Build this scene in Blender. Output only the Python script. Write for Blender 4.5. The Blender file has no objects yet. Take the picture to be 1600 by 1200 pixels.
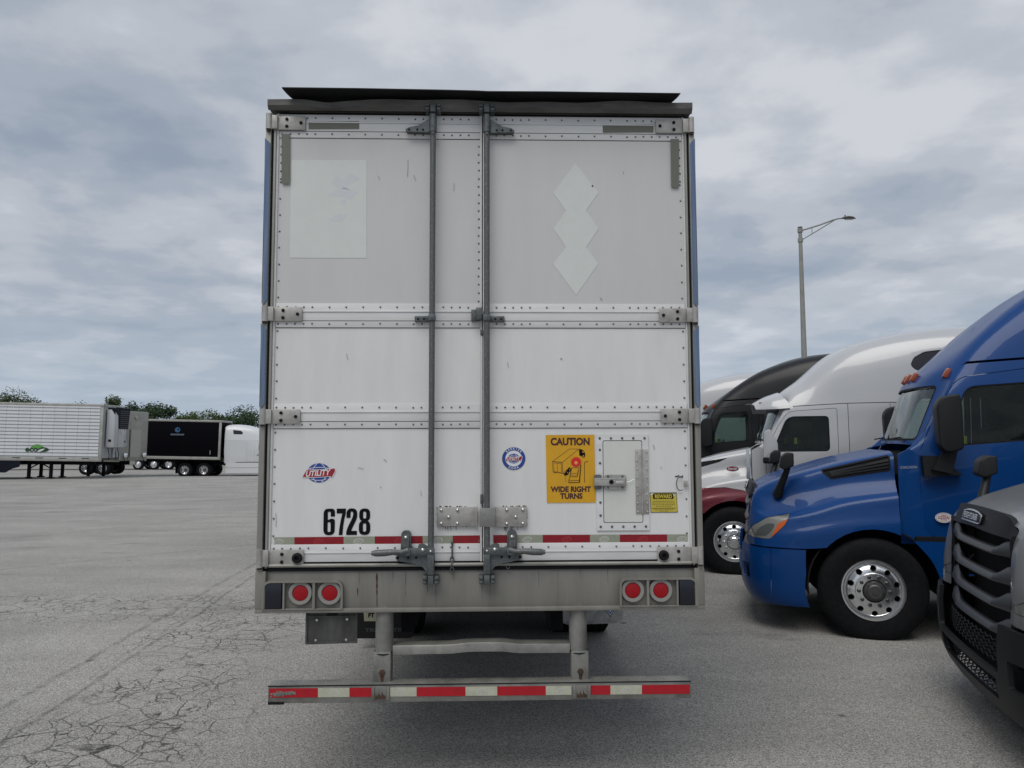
import bpy, bmesh, math, random
from mathutils import Vector, Matrix
from mathutils.geometry import tessellate_polygon
random.seed(7)
S = bpy.context.scene
COL = S.collection
R = math.radians
# ------------------------------------------------------------------ camera
CAM_H, PITCH, ROLL, FPX = 1.99, R(4.335), R(.171), 1180.0
cd = bpy.data.cameras.new('camera'); cam = bpy.data.objects.new('camera', cd); COL.objects.link(cam)
cd.sensor_width = 36.0; cd.lens = 36.0*FPX/1600.0; cd.clip_start = .05; cd.clip_end = 3000
cam.matrix_world = Matrix.Translation((0, 0, CAM_H)) @ Matrix.Rotation(R(90)+PITCH, 4, 'X') @ Matrix.Rotation(-ROLL, 4, 'Z')
S.camera = cam
# ------------------------------------------------------------------ world
SUN_EL, SUN_AZ = R(58), R(205)      # azimuth clockwise from +Y (where the camera looks)
w = bpy.data.worlds.new('World'); S.world = w; w.use_nodes = True
def build_world():
    nt = w.node_tree; nt.nodes.clear(); N = nt.nodes.new; L = nt.links.new
    out = N('ShaderNodeOutputWorld'); bg = N('ShaderNodeBackground'); L(bg.outputs[0], out.inputs[0])
    bg.inputs[1].default_value = .092
    sky = N('ShaderNodeTexSky'); sky.sky_type = 'NISHITA'; sky.sun_disc = False
    sky.sun_elevation = SUN_EL; sky.sun_rotation = SUN_AZ; sky.air_density = 1.0; sky.dust_density = 1.5
    tc = N('ShaderNodeTexCoord'); sp = N('ShaderNodeSeparateXYZ'); L(tc.outputs['Generated'], sp.inputs[0])
    def math_(op, a, b=None, clamp=False):
        m = N('ShaderNodeMath'); m.operation = op; m.use_clamp = clamp
        for i, v in enumerate((a, b)):
            if v is None: continue
            if isinstance(v, (int, float)): m.inputs[i].default_value = v
            else: L(v, m.inputs[i])
        return m.outputs[0]
    zc = math_('ADD', math_('MAXIMUM', sp.outputs[2], 0.0), .14)
    u = math_('DIVIDE', sp.outputs[0], zc); v = math_('DIVIDE', sp.outputs[1], zc)
    cb = N('ShaderNodeCombineXYZ'); L(u, cb.inputs[0]); L(v, cb.inputs[1])
    def noise(scale, detail, rough, dist, off):
        mp = N('ShaderNodeMapping'); mp.inputs['Location'].default_value = off; L(cb.outputs[0], mp.inputs[0])
        n = N('ShaderNodeTexNoise'); n.inputs['Scale'].default_value = scale; n.inputs['Detail'].default_value = detail
        n.inputs['Roughness'].default_value = rough; n.inputs['Distortion'].default_value = dist
        L(mp.outputs[0], n.inputs['Vector']); return n.outputs[0]
    n1 = noise(.50, 5, .5, .1, (3.1, 1.7, 0)); n2 = noise(2.9, 9, .54, .12, (8, 2, 4)); n3 = noise(1.3, 6, .5, .1, (1, 9, 2))
    # brightness of the cloud deck
    b = math_('ADD', math_('MULTIPLY', n1, .42), math_('ADD', math_('MULTIPLY', n2, .34), math_('MULTIPLY', n3, .34)))
    cr = N('ShaderNodeValToRGB'); L(b, cr.inputs[0]); e = cr.color_ramp; e.interpolation = 'EASE'
    stops = [(.43, (.29, .335, .40)), (.50, (.36, .40, .465)), (.56, (.44, .475, .53)), (.64, (.57, .59, .635))]
    e.elements[0].position = stops[0][0]; e.elements[0].color = (*stops[0][1], 1)
    e.elements[1].position = stops[-1][0]; e.elements[1].color = (*stops[-1][1], 1)
    for p_, c_ in stops[1:-1]:
        q = e.elements.new(p_); q.color = (*c_, 1)
    sc = N('ShaderNodeVectorMath'); sc.operation = 'SCALE'; sc.inputs['Scale'].default_value = 9.5; L(cr.outputs[0], sc.inputs[0])
    # thin places let the clear sky through
    thin = N('ShaderNodeMapRange'); L(b, thin.inputs[0]); thin.inputs[1].default_value = .42; thin.inputs[2].default_value = .54
    thin.inputs[3].default_value = .80; thin.inputs[4].default_value = .98
    mx = N('ShaderNodeMix'); mx.data_type = 'RGBA'; L(thin.outputs[0], mx.inputs['Factor'])
    L(sky.outputs[0], mx.inputs[6]); L(sc.outputs[0], mx.inputs[7])
    # haze towards the horizon
    hz = N('ShaderNodeMapRange'); L(sp.outputs[2], hz.inputs[0]); hz.inputs[1].default_value = -.02; hz.inputs[2].default_value = .22
    hz.inputs[3].default_value = .55; hz.inputs[4].default_value = 0.0; hz.interpolation_type = 'SMOOTHSTEP'
    m2 = N('ShaderNodeMix'); m2.data_type = 'RGBA'; L(hz.outputs[0], m2.inputs['Factor']); L(mx.outputs[2], m2.inputs[6])
    m2.inputs[7].default_value = (3.7, 4.6, 5.7, 1)
    L(m2.outputs[2], bg.inputs[0])
build_world()
sd = bpy.data.lights.new('sun', 'SUN'); sun = bpy.data.objects.new('sun', sd); COL.objects.link(sun)
sd.energy = 1.5; sd.angle = R(42); sd.color = (1, .96, .9)
sdir = Vector((math.sin(SUN_AZ)*math.cos(SUN_EL), math.cos(SUN_AZ)*math.cos(SUN_EL), math.sin(SUN_EL)))
sun.rotation_euler = (-sdir).to_track_quat('-Z', 'Y').to_euler()
S.view_settings.view_transform = 'Standard'; S.view_settings.look = 'None'; S.view_settings.gamma = 1
S.view_settings.use_curve_mapping = False; S.view_settings.exposure = 0.32

# ------------------------------------------------------------------ helpers: pixels of the photograph to real planes
def ray(px, py):
    u, v = px-800, py-600
    cr, sr = math.cos(ROLL), math.sin(ROLL)
    u, v = cr*u+sr*v, -sr*u+cr*v
    x, z = u/FPX, -v/FPX
    c, s = math.cos(PITCH), math.sin(PITCH)
    return x, c-z*s, s+z*c
def on_ground(px, py, z=0):
    d = ray(px, py); t = (z-CAM_H)/d[2]; return d[0]*t, d[1]*t
TO = (-.1793, 4.469); TYAW = R(1.645)
def TP(px, py, v=0.0):
    """photo pixel -> (x, z) in the trailer's own frame, on the plane y = v (y runs forward along the trailer)"""
    d = ray(px, py); f = (-math.sin(TYAW), math.cos(TYAW)); t_ = (math.cos(TYAW), math.sin(TYAW))
    s = (v+TO[0]*f[0]+TO[1]*f[1])/(d[0]*f[0]+d[1]*f[1])
    gx, gy = d[0]*s-TO[0], d[1]*s-TO[1]
    return gx*t_[0]+gy*t_[1], CAM_H+d[2]*s

# ------------------------------------------------------------------ helpers: materials
MATS = {}
def mat(name, col, rough=.5, metal=0.0, col2=None, scale=6.0, amt=(.35, .65), stretch=(1, 1, 1), bump=0.0, bscale=60.0, bdist=.002,
        coat=0.0, coat_rough=.05, spec=.5, rvar=0.0, trans=0.0, alpha=1.0, flake=0.0, detail=5, ior=None):
    if name in MATS: return MATS[name]
    m = bpy.data.materials.new(name); m.use_nodes = True; MATS[name] = m
    nt = m.node_tree; N = nt.nodes.new; L = nt.links.new; b = nt.nodes['Principled BSDF']
    b.inputs['Base Color'].default_value = (*col, 1); b.inputs['Roughness'].default_value = rough; b.inputs['Metallic'].default_value = metal
    b.inputs['Specular IOR Level'].default_value = spec
    b.inputs['Coat Weight'].default_value = coat; b.inputs['Coat Roughness'].default_value = coat_rough
    b.inputs['Transmission Weight'].default_value = trans; b.inputs['Alpha'].default_value = alpha
    if ior: b.inputs['IOR'].default_value = ior
    tc = N('ShaderNodeTexCoord'); mp = N('ShaderNodeMapping'); L(tc.outputs['Object'], mp.inputs[0]); mp.inputs['Scale'].default_value = stretch
    if col2 or rvar:
        n = N('ShaderNodeTexNoise'); n.inputs['Scale'].default_value = scale; n.inputs['Detail'].default_value = detail; n.inputs['Roughness'].default_value = .65
        L(mp.outputs[0], n.inputs['Vector'])
        r = N('ShaderNodeMapRange'); r.inputs[1].default_value = amt[0]; r.inputs[2].default_value = amt[1]; L(n.outputs[0], r.inputs[0])
        if col2:
            mx = N('ShaderNodeMix'); mx.data_type = 'RGBA'; L(r.outputs[0], mx.inputs['Factor'])
            mx.inputs[6].default_value = (*col, 1); mx.inputs[7].default_value = (*col2, 1); L(mx.outputs[2], b.inputs['Base Color'])
        if rvar:
            q = N('ShaderNodeMapRange'); L(r.outputs[0], q.inputs[0]); q.inputs[3].default_value = rough; q.inputs[4].default_value = rough+rvar
            L(q.outputs[0], b.inputs['Roughness'])
    if bump:
        n = N('ShaderNodeTexNoise'); n.inputs['Scale'].default_value = bscale; n.inputs['Detail'].default_value = 4; L(tc.outputs['Object'], n.inputs['Vector'])
        bp = N('ShaderNodeBump'); bp.inputs['Strength'].default_value = bump; bp.inputs['Distance'].default_value = bdist
        L(n.outputs[0], bp.inputs['Height']); L(bp.outputs[0], b.inputs['Normal'])
    return m

# ------------------------------------------------------------------ helpers: objects
def tag(o, label=None, cat=None, group=None, kind=None):
    if label: o['label'] = label
    if cat: o['category'] = cat
    if group: o['group'] = group
    if kind: o['kind'] = kind
    return o
def empty(name, loc, rz=0, label=None, cat=None, group=None, rx=0, ry=0):
    o = bpy.data.objects.new(name, None); COL.objects.link(o); o.location = loc; o.rotation_euler = (rx, ry, rz)
    o.empty_display_size = .3
    return tag(o, label, cat, group)
def link(name, me, m, parent=None, smooth=None, kind=None, label=None):
    o = bpy.data.objects.new(name, me); COL.objects.link(o)
    if m is not None:
        me.materials.clear(); me.materials.append(m)
    if parent: o.parent = parent
    if smooth is not None:
        me.shade_smooth()
        if smooth < 180: me.set_sharp_from_angle(angle=R(smooth))
    if kind: o['kind'] = kind
    if label: o['label'] = label
    return o
class MB:
    def __init__(s): s.v = []; s.f = []
    def add(s, vs, fs):
        k = len(s.v); s.v += [tuple(q) for q in vs]; s.f += [tuple(i+k for i in f) for f in fs]; return s
    def box(s, x0, x1, y0, y1, z0, z1, bev=0.0):
        x0, x1 = min(x0, x1), max(x0, x1); y0, y1 = min(y0, y1), max(y0, y1); z0, z1 = min(z0, z1), max(z0, z1)
        if bev <= 0:
            vs = [(x0,y0,z0),(x1,y0,z0),(x1,y1,z0),(x0,y1,z0),(x0,y0,z1),(x1,y0,z1),(x1,y1,z1),(x0,y1,z1)]
            return s.add(vs, [(0,3,2,1),(4,5,6,7),(0,1,5,4),(1,2,6,5),(2,3,7,6),(3,0,4,7)])
        bm = bmesh.new(); bmesh.ops.create_cube(bm, size=1)
        for q in bm.verts: q.co = Vector(((x0+x1)/2+q.co.x*(x1-x0), (y0+y1)/2+q.co.y*(y1-y0), (z0+z1)/2+q.co.z*(z1-z0)))
        bev = min(bev, .45*min(x1-x0, y1-y0, z1-z0))
        bmesh.ops.bevel(bm, geom=bm.edges[:], offset=bev, segments=2, profile=.5, affect='EDGES')
        bm.verts.index_update()
        s.add([q.co[:] for q in bm.verts], [[q.index for q in f.verts] for f in bm.faces]); bm.free(); return s
    def tube(s, pts, r, n=10, cap=True, flat=1.0):
        """tube of radius r (number or list) through pts"""
        pts = [Vector(p) for p in pts]; k0 = len(s.v); rs = r if isinstance(r, (list, tuple)) else [r]*len(pts)
        up = None
        for i, p in enumerate(pts):
            a = pts[max(i-1, 0)]; b = pts[min(i+1, len(pts)-1)]; t = (b-a).normalized()
            if up is None:
                up = Vector((0, 0, 1)) if abs(t.z) < .9 else Vector((0, 1, 0))
            x = t.cross(up).normalized(); y = x.cross(t).normalized(); up = y
            for j in range(n):
                an = 2*math.pi*j/n; q = p+x*math.cos(an)*rs[i]+y*math.sin(an)*rs[i]*flat; s.v.append(q[:])
        for i in range(len(pts)-1):
            for j in range(n):
                a = k0+i*n+j; b = k0+i*n+(j+1) % n; s.f.append((a, b, b+n, a+n))
        if cap:
            s.f.append(tuple(k0+j for j in range(n))[::-1]); s.f.append(tuple(k0+(len(pts)-1)*n+j for j in range(n)))
        return s
    def lathe(s, prof, n=32, axis='y', c=(0, 0, 0), closed=False):
        """prof: list of (radius, along)"""
        k0 = len(s.v)
        for r, h in prof:
            for j in range(n):
                a = 2*math.pi*j/n; p, q = r*math.cos(a), r*math.sin(a)
                if axis == 'y': s.v.append((c[0]+p, c[1]+h, c[2]+q))
                elif axis == 'z': s.v.append((c[0]+p, c[1]+q, c[2]+h))
                else: s.v.append((c[0]+h, c[1]+p, c[2]+q))
        m = len(prof)
        for i in range(m if closed else m-1):
            for j in range(n):
                a = k0+i*n+j; b = k0+i*n+(j+1) % n; c2 = k0+((i+1) % m)*n
                s.f.append((a, b, c2+(j+1) % n, c2+j))
        return s
    def prism(s, poly, axis, a, b):
        """solid from a polygon; axis y: poly is (x,z), axis x: poly is (y,z), axis z: poly is (x,y)"""
        n = len(poly); k = len(s.v)
        mk = {'y': lambda p, h: (p[0], h, p[1]), 'x': lambda p, h: (h, p[0], p[1]), 'z': lambda p, h: (p[0], p[1], h)}[axis]
        s.v += [mk(p, a) for p in poly]+[mk(p, b) for p in poly]
        s.f.append(tuple(range(k, k+n))); s.f.append(tuple(range(k+2*n-1, k+n-1, -1)))
        for i in range(n): s.f.append((k+i, k+n+i, k+n+(i+1) % n, k+(i+1) % n))
        return s
    def mesh(s, name, fix=True):
        me = bpy.data.meshes.new(name); me.from_pydata(s.v, [], s.f)
        if fix:
            bm = bmesh.new(); bm.from_mesh(me); bmesh.ops.recalc_face_normals(bm, faces=bm.faces[:]); bm.to_mesh(me); bm.free()
        me.update(); return me
    def build(s, name, m, parent=None, smooth=None, kind=None, label=None):
        return link(name, s.mesh(name), m, parent, smooth, kind, label)
def rpoly(pts, r, n=4):
    out = []; N = len(pts)
    for i in range(N):
        p = Vector(pts[i]); a = Vector(pts[i-1])-p; b = Vector(pts[(i+1) % N])-p
        rr = r[i] if isinstance(r, (list, tuple)) else r
        if rr <= 0: out.append(tuple(p)); continue
        rr = min(rr, a.length*.48, b.length*.48); p0 = p+a.normalized()*rr; p1 = p+b.normalized()*rr
        for k in range(n+1):
            t = k/n; q = p0*(1-t)**2+p*2*t*(1-t)+p1*t*t; out.append(tuple(q))
    return out
def stroke(pts, wd):
    """closed outline of a polyline of width wd (2-D)"""
    L_, Rr = [], []
    P = [Vector(p) for p in pts]
    for i, p in enumerate(P):
        a = P[max(i-1, 0)]; b = P[min(i+1, len(P)-1)]; t = (b-a).normalized(); n = Vector((-t.y, t.x))
        sc = 1.0
        if 0 < i < len(P)-1:
            t1 = (p-a).normalized(); c = max(.5, n.dot(Vector((-t1.y, t1.x)))); sc = 1/c
        L_.append(tuple(p+n*wd/2*sc)); Rr.append(tuple(p-n*wd/2*sc))
    return L_+Rr[::-1]
def catmull(P, n):
    """resample list of vectors, n steps per span"""
    P = [Vector(p) for p in P]; out = []
    for i in range(len(P)-1):
        p0 = P[i-1] if i else P[0]*2-P[1]; p1 = P[i]; p2 = P[i+1]; p3 = P[i+2] if i+2 < len(P) else P[-1]*2-P[-2]
        for k in range(n):
            t = k/n; out.append(.5*((2*p1)+(p2-p0)*t+(2*p0-5*p1+4*p2-p3)*t*t+(3*p1-p0-3*p2+p3)*t**3))
    out.append(P[-1]); return out
def loft(stations, nu, nv, mirror=True):
    """stations: lists of (x, halfwidth, z) from lower side to centre; near side is -y"""
    rows = [catmull([Vector((p[0], -p[1], p[2])) for p in st], nv) for st in stations]
    cols = list(zip(*rows)); cols = [catmull(list(c), nu) for c in cols]; rows = list(zip(*cols))
    mb = MB(); m = len(rows[0])
    allrows = []
    for r in rows:
        rr = [tuple(q) for q in r]
        if mirror: rr += [(q[0], -q[1], q[2]) for q in reversed(rr[:-1])]
        allrows.append(rr)
    k = len(allrows[0]); mb.v = [q for r in allrows for q in r]
    for i in range(len(allrows)-1):
        for j in range(k-1): mb.f.append((i*k+j, i*k+j+1, (i+1)*k+j+1, (i+1)*k+j))
    return mb.mesh('loft', fix=True)
def temp(me):
    o = bpy.data.objects.new('tmp', me); COL.objects.link(o); return o
def shell(me, off, th):
    """offset an open sheet inwards by off and give it thickness th (inwards)"""
    c = me.copy(); cen = Vector((3.0, 0, 1.4))
    bm = bmesh.new(); bm.from_mesh(c); bm.normal_update()
    s = sum((1 if (f.normal.dot(Vector((0, f.calc_center_median().y, .5)))) > 0 else -1)*f.calc_area() for f in bm.faces)
    if s < 0: bmesh.ops.reverse_faces(bm, faces=bm.faces[:]); bm.normal_update()
    if off:
        for v in bm.verts: v.co -= v.normal*off
    bm.to_mesh(c); bm.free()
    o = temp(c); m = o.modifiers.new('s', 'SOLIDIFY'); m.thickness = th; m.offset = -1
    dg = bpy.context.evaluated_depsgraph_get(); r = bpy.data.meshes.new_from_object(o.evaluated_get(dg)); bpy.data.objects.remove(o)
    return r
def boolean(me, ops):
    o = temp(me.copy()); ts = []
    for op, cut in ops:
        c = temp(cut); ts.append(c); m = o.modifiers.new('b', 'BOOLEAN'); m.operation = op; m.object = c; m.solver = 'EXACT'
    dg = bpy.context.evaluated_depsgraph_get(); dg.update()
    r = bpy.data.meshes.new_from_object(o.evaluated_get(dg))
    for c in ts+[o]: bpy.data.objects.remove(c)
    return r
def P_(poly, axis='y', a=-1.6, b=1.6): return MB().prism(poly, axis, a, b).mesh('cut')
def flat(name, contours, m, parent, y, th=.0008, smooth=None, kind=None, label=None, fn=None):
    """flat print or sheet: contours in (x,z), first may be followed by holes / islands (even-odd)"""
    cu = bpy.data.curves.new('c', 'CURVE'); cu.dimensions = '2D'; cu.fill_mode = 'BOTH'; cu.extrude = th/2
    for ct in contours:
        sp = cu.splines.new('POLY'); sp.points.add(len(ct)-1); sp.use_cyclic_u = True
        for q, p in zip(sp.points, ct): q.co = (p[0], p[1], 0, 1)
    o = bpy.data.objects.new('t', cu); COL.objects.link(o)
    dg = bpy.context.evaluated_depsgraph_get(); me = bpy.data.meshes.new_from_object(o.evaluated_get(dg)); bpy.data.objects.remove(o)
    for v in me.vertices: v.co = Vector((v.co.x, y-v.co.z, v.co.y)) if fn is None else fn(v.co)
    return link(name, me, m, parent, smooth, kind, label)
def text_mesh(s, size, bold=0.0, sx=1.0, shear=0.0, th=.0008, align='CENTER', spacing=1.0):
    cu = bpy.data.curves.new('t', 'FONT'); cu.body = s; cu.size = size; cu.offset = bold; cu.extrude = th/2; cu.shear = shear
    cu.align_x = align; cu.align_y = 'CENTER'; cu.space_character = spacing; cu.resolution_u = 4
    o = bpy.data.objects.new('t', cu); COL.objects.link(o)
    dg = bpy.context.evaluated_depsgraph_get(); me = bpy.data.meshes.new_from_object(o.evaluated_get(dg)); bpy.data.objects.remove(o)
    for v in me.vertices: v.co.x *= sx
    return me
def lettering(s, size, m, parent, x, y, z, bold=0.0, sx=1.0, shear=0.0, rot=0.0, name='lettering', M4=None, spacing=1.0, fitw=None):
    me = text_mesh(s, size, bold, sx, shear, spacing=spacing)
    if fitw:
        xs = [v.co.x for v in me.vertices]; k = fitw/(max(xs)-min(xs)); c0 = (max(xs)+min(xs))/2
        for v in me.vertices: v.co.x = (v.co.x-c0)*k
    ca, sa = math.cos(rot), math.sin(rot)
    for v in me.vertices:
        a, b = v.co.x*ca-v.co.y*sa, v.co.x*sa+v.co.y*ca
        v.co = Vector((x+a, y-v.co.z, z+b)) if M4 is None else M4 @ Vector((a, b, v.co.z))
    return link(name, me, m, parent)
def ell(cx, cz, rx, rz, n=40, rot=0): return [(cx+rx*math.cos(2*math.pi*i/n)*math.cos(rot)-rz*math.sin(2*math.pi*i/n)*math.sin(rot), cz+rx*math.cos(2*math.pi*i/n)*math.sin(rot)+rz*math.sin(2*math.pi*i/n)*math.cos(rot)) for i in range(n)]

# ------------------------------------------------------------------ materials
m_white = mat('trailer white paint', (.68, .68, .675), .42, col2=(.60, .60, .59), scale=2.0, stretch=(4, 4, .8), amt=(.3, .8), bump=.12, bscale=260, bdist=.0006, rvar=.15)
m_white_up = mat('upper door dirty shaded white', (.545, .548, .548), .5, col2=(.50, .50, .495), scale=1.6, stretch=(3, 3, .8), amt=(.3, .8), bump=.15, bscale=260, bdist=.0006)  # this grey holds both dirt and the weaker light up there
m_clean = mat('unfaded white patch', (.60, .625, .605), .5, col2=(.58, .60, .58), scale=9)
m_torn = mat('torn decal white', (.56, .575, .60), .5)
m_band = mat('white door band', (.66, .665, .67), .38, col2=(.58, .58, .575), scale=3, stretch=(.7, 1, 6))
m_groove = mat('dark joint', (.03, .03, .032), .8)
m_rivet = mat('rivet heads', (.16, .165, .17), .45, .5)
m_alu = mat('weathered aluminium', (.34, .335, .31), .52, .45, col2=(.24, .235, .215), scale=5, stretch=(1, 1, .35), amt=(.3, .7), bump=.15, bscale=120, rvar=.15)
m_beam = mat('painted steel sill', (.235, .228, .208), .55, .15, col2=(.155, .15, .132), scale=3.2, stretch=(2.5, 1, .35), amt=(.3, .75), bump=.12, bscale=160)
m_head = mat('dirty header steel', (.055, .053, .051), .55, .2, col2=(.13, .125, .118), scale=6, stretch=(.6, 1, 3), amt=(.3, .7), bump=.2, bscale=80)
m_hinge = mat('brushed hinge metal', (.44, .43, .41), .45, .35, col2=(.30, .29, .27), scale=14, bump=.1, bscale=200)
m_galv = mat('galvanised lock rod', (.105, .112, .112), .5, .4, col2=(.18, .19, .19), scale=70, amt=(.52, .66), bump=.15, bscale=200)
m_galv_dark = mat('cast lock hardware', (.078, .086, .088), .5, .45, col2=(.13, .145, .15), scale=30, bump=.3, bscale=150)
m_blue_strip = mat('blue trailer edge strip', (.07, .12, .22), .25, 0, col2=(.14, .20, .30), scale=3, stretch=(12, 1, .5), amt=(.4, .7), coat=.4)
m_rubber = mat('black rubber', (.007, .007, .009), .75, spec=.25)
m_black = mat('black plastic', (.006, .006, .007), .6, spec=.3, bump=.1, bscale=300)
m_navy = mat('dark lens block', (.008, .010, .018), .25)
m_red_tape = mat('red reflective tape', (.24, .003, .010), .38, col2=(.20, .003, .009), scale=40)
m_red_tape2 = mat('bright red reflective tape', (.40, .004, .014), .36, col2=(.33, .004, .012), scale=40)
m_wtape = mat('dull silver reflective tape', (.29, .31, .24), .45, col2=(.24, .26, .20), scale=20)
m_wtape2 = mat('pale reflective tape', (.46, .47, .37), .45, col2=(.38, .39, .30), scale=25)
m_logo_w = mat('pale print', (.5, .51, .48), .5)
m_olive = mat('olive reflective strip', (.125, .13, .105), .5)
m_lamp = mat('red lamp lens', (.30, .002, .008), .35, spec=.3, coat=.15, bump=.15, bscale=220)
m_lamp_ring = mat('lamp grommet grey', (.24, .235, .22), .55)
m_rust = mat('rust', (.075, .035, .02), .85, col2=(.04, .027, .02), scale=30, bump=.5, bscale=90)
m_yellow = mat('yellow caution sheet', (.64, .335, .008), .45, col2=(.57, .30, .008), scale=5)
m_yellow2 = mat('small yellow sticker', (.5, .40, .05), .45)
m_ink = mat('black ink', (.004, .005, .006), .6, spec=.12)
m_brown = mat('dark brown ink', (.05, .012, .012), .5)
m_redink = mat('red ink', (.62, .012, .012), .45)
m_blueink = mat('blue ink', (.012, .05, .26), .45)
m_wink = mat('white ink', (.66, .68, .70), .45)
m_crimson = mat('crimson ink', (.30, .01, .02), .45)
m_bar = mat('guard bar metal', (.26, .258, .24), .5, .35, col2=(.14, .138, .125), scale=7, stretch=(1, 1, 1), amt=(.35, .7), bump=.2, bscale=120)
m_polish = mat('polished bar edge', (.6, .6, .58), .3, .8)
m_dirtplate = mat('dirty licence plate holder', (.10, .105, .10), .6, .2, col2=(.045, .045, .04), scale=9, stretch=(1, 1, .3))
m_flapw = mat('white mud flap', (.42, .42, .41), .6, col2=(.22, .22, .21), scale=12)
m_glass = mat('tinted glass', (.42, .54, .50), .03, 0, trans=1.0, ior=1.3)
m_ws = mat('windshield glass', (.62, .74, .70), .03, 0, trans=1.0, ior=1.6)
m_tyre = mat('tyre rubber', (.006, .007, .009), .72, col2=(.011, .011, .012), scale=20, bump=.25, bscale=120, spec=.12)
m_chrome = mat('polished aluminium wheel', (.80, .81, .82), .2, .95)
m_hub = mat('dull hub metal', (.10, .10, .10), .45, .6)
m_nut = mat('lug nut cover', (.09, .095, .10), .35, .8)
m_blue = mat('blue truck paint', (.0, .040, .175), .4, .0, col2=(.0, .044, .19), scale=220, coat=.30, coat_rough=.04, spec=.2)
m_silver = mat('silver truck paint', (.23, .235, .24), .38, .45, coat=.6, coat_rough=.08)
m_wpaint = mat('white truck paint', (.43, .44, .455), .35, coat=.8, coat_rough=.08)
m_bpaint = mat('black truck paint', (.007, .008, .010), .4, coat=.15, coat_rough=.15, spec=.25)
m_redpaint = mat('dark red fender paint', (.14, .006, .018), .3, .2, coat=.9, coat_rough=.06)
m_dgrey = mat('charcoal moulded plastic', (.011, .012, .014), .5, spec=.3, bump=.15, bscale=400)
m_mgrey = mat('mid grey moulded plastic', (.040, .043, .047), .42)
m_amber = mat('amber lens', (.50, .09, .008), .25, coat=.5)
m_hl = mat('headlamp reflector', (.26, .26, .24), .25, .5, coat=1.0, coat_rough=.02)
m_hl2 = mat('headlamp inner', (.12, .13, .12), .2, .6, coat=1.0, coat_rough=.02)
m_clear = mat('clear lens', (.8, .82, .82), .02, trans=1.0, ior=1.3)
m_under = mat('chassis black', (.006, .006, .008), .8, spec=.2)
m_seat = mat('cab interior', (.03, .03, .033), .8)
m_hivis = mat('yellow tag', (.45, .5, .04), .6)
m_orange = mat('orange marker lens', (.26, .045, .008), .3, coat=.4)

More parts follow.
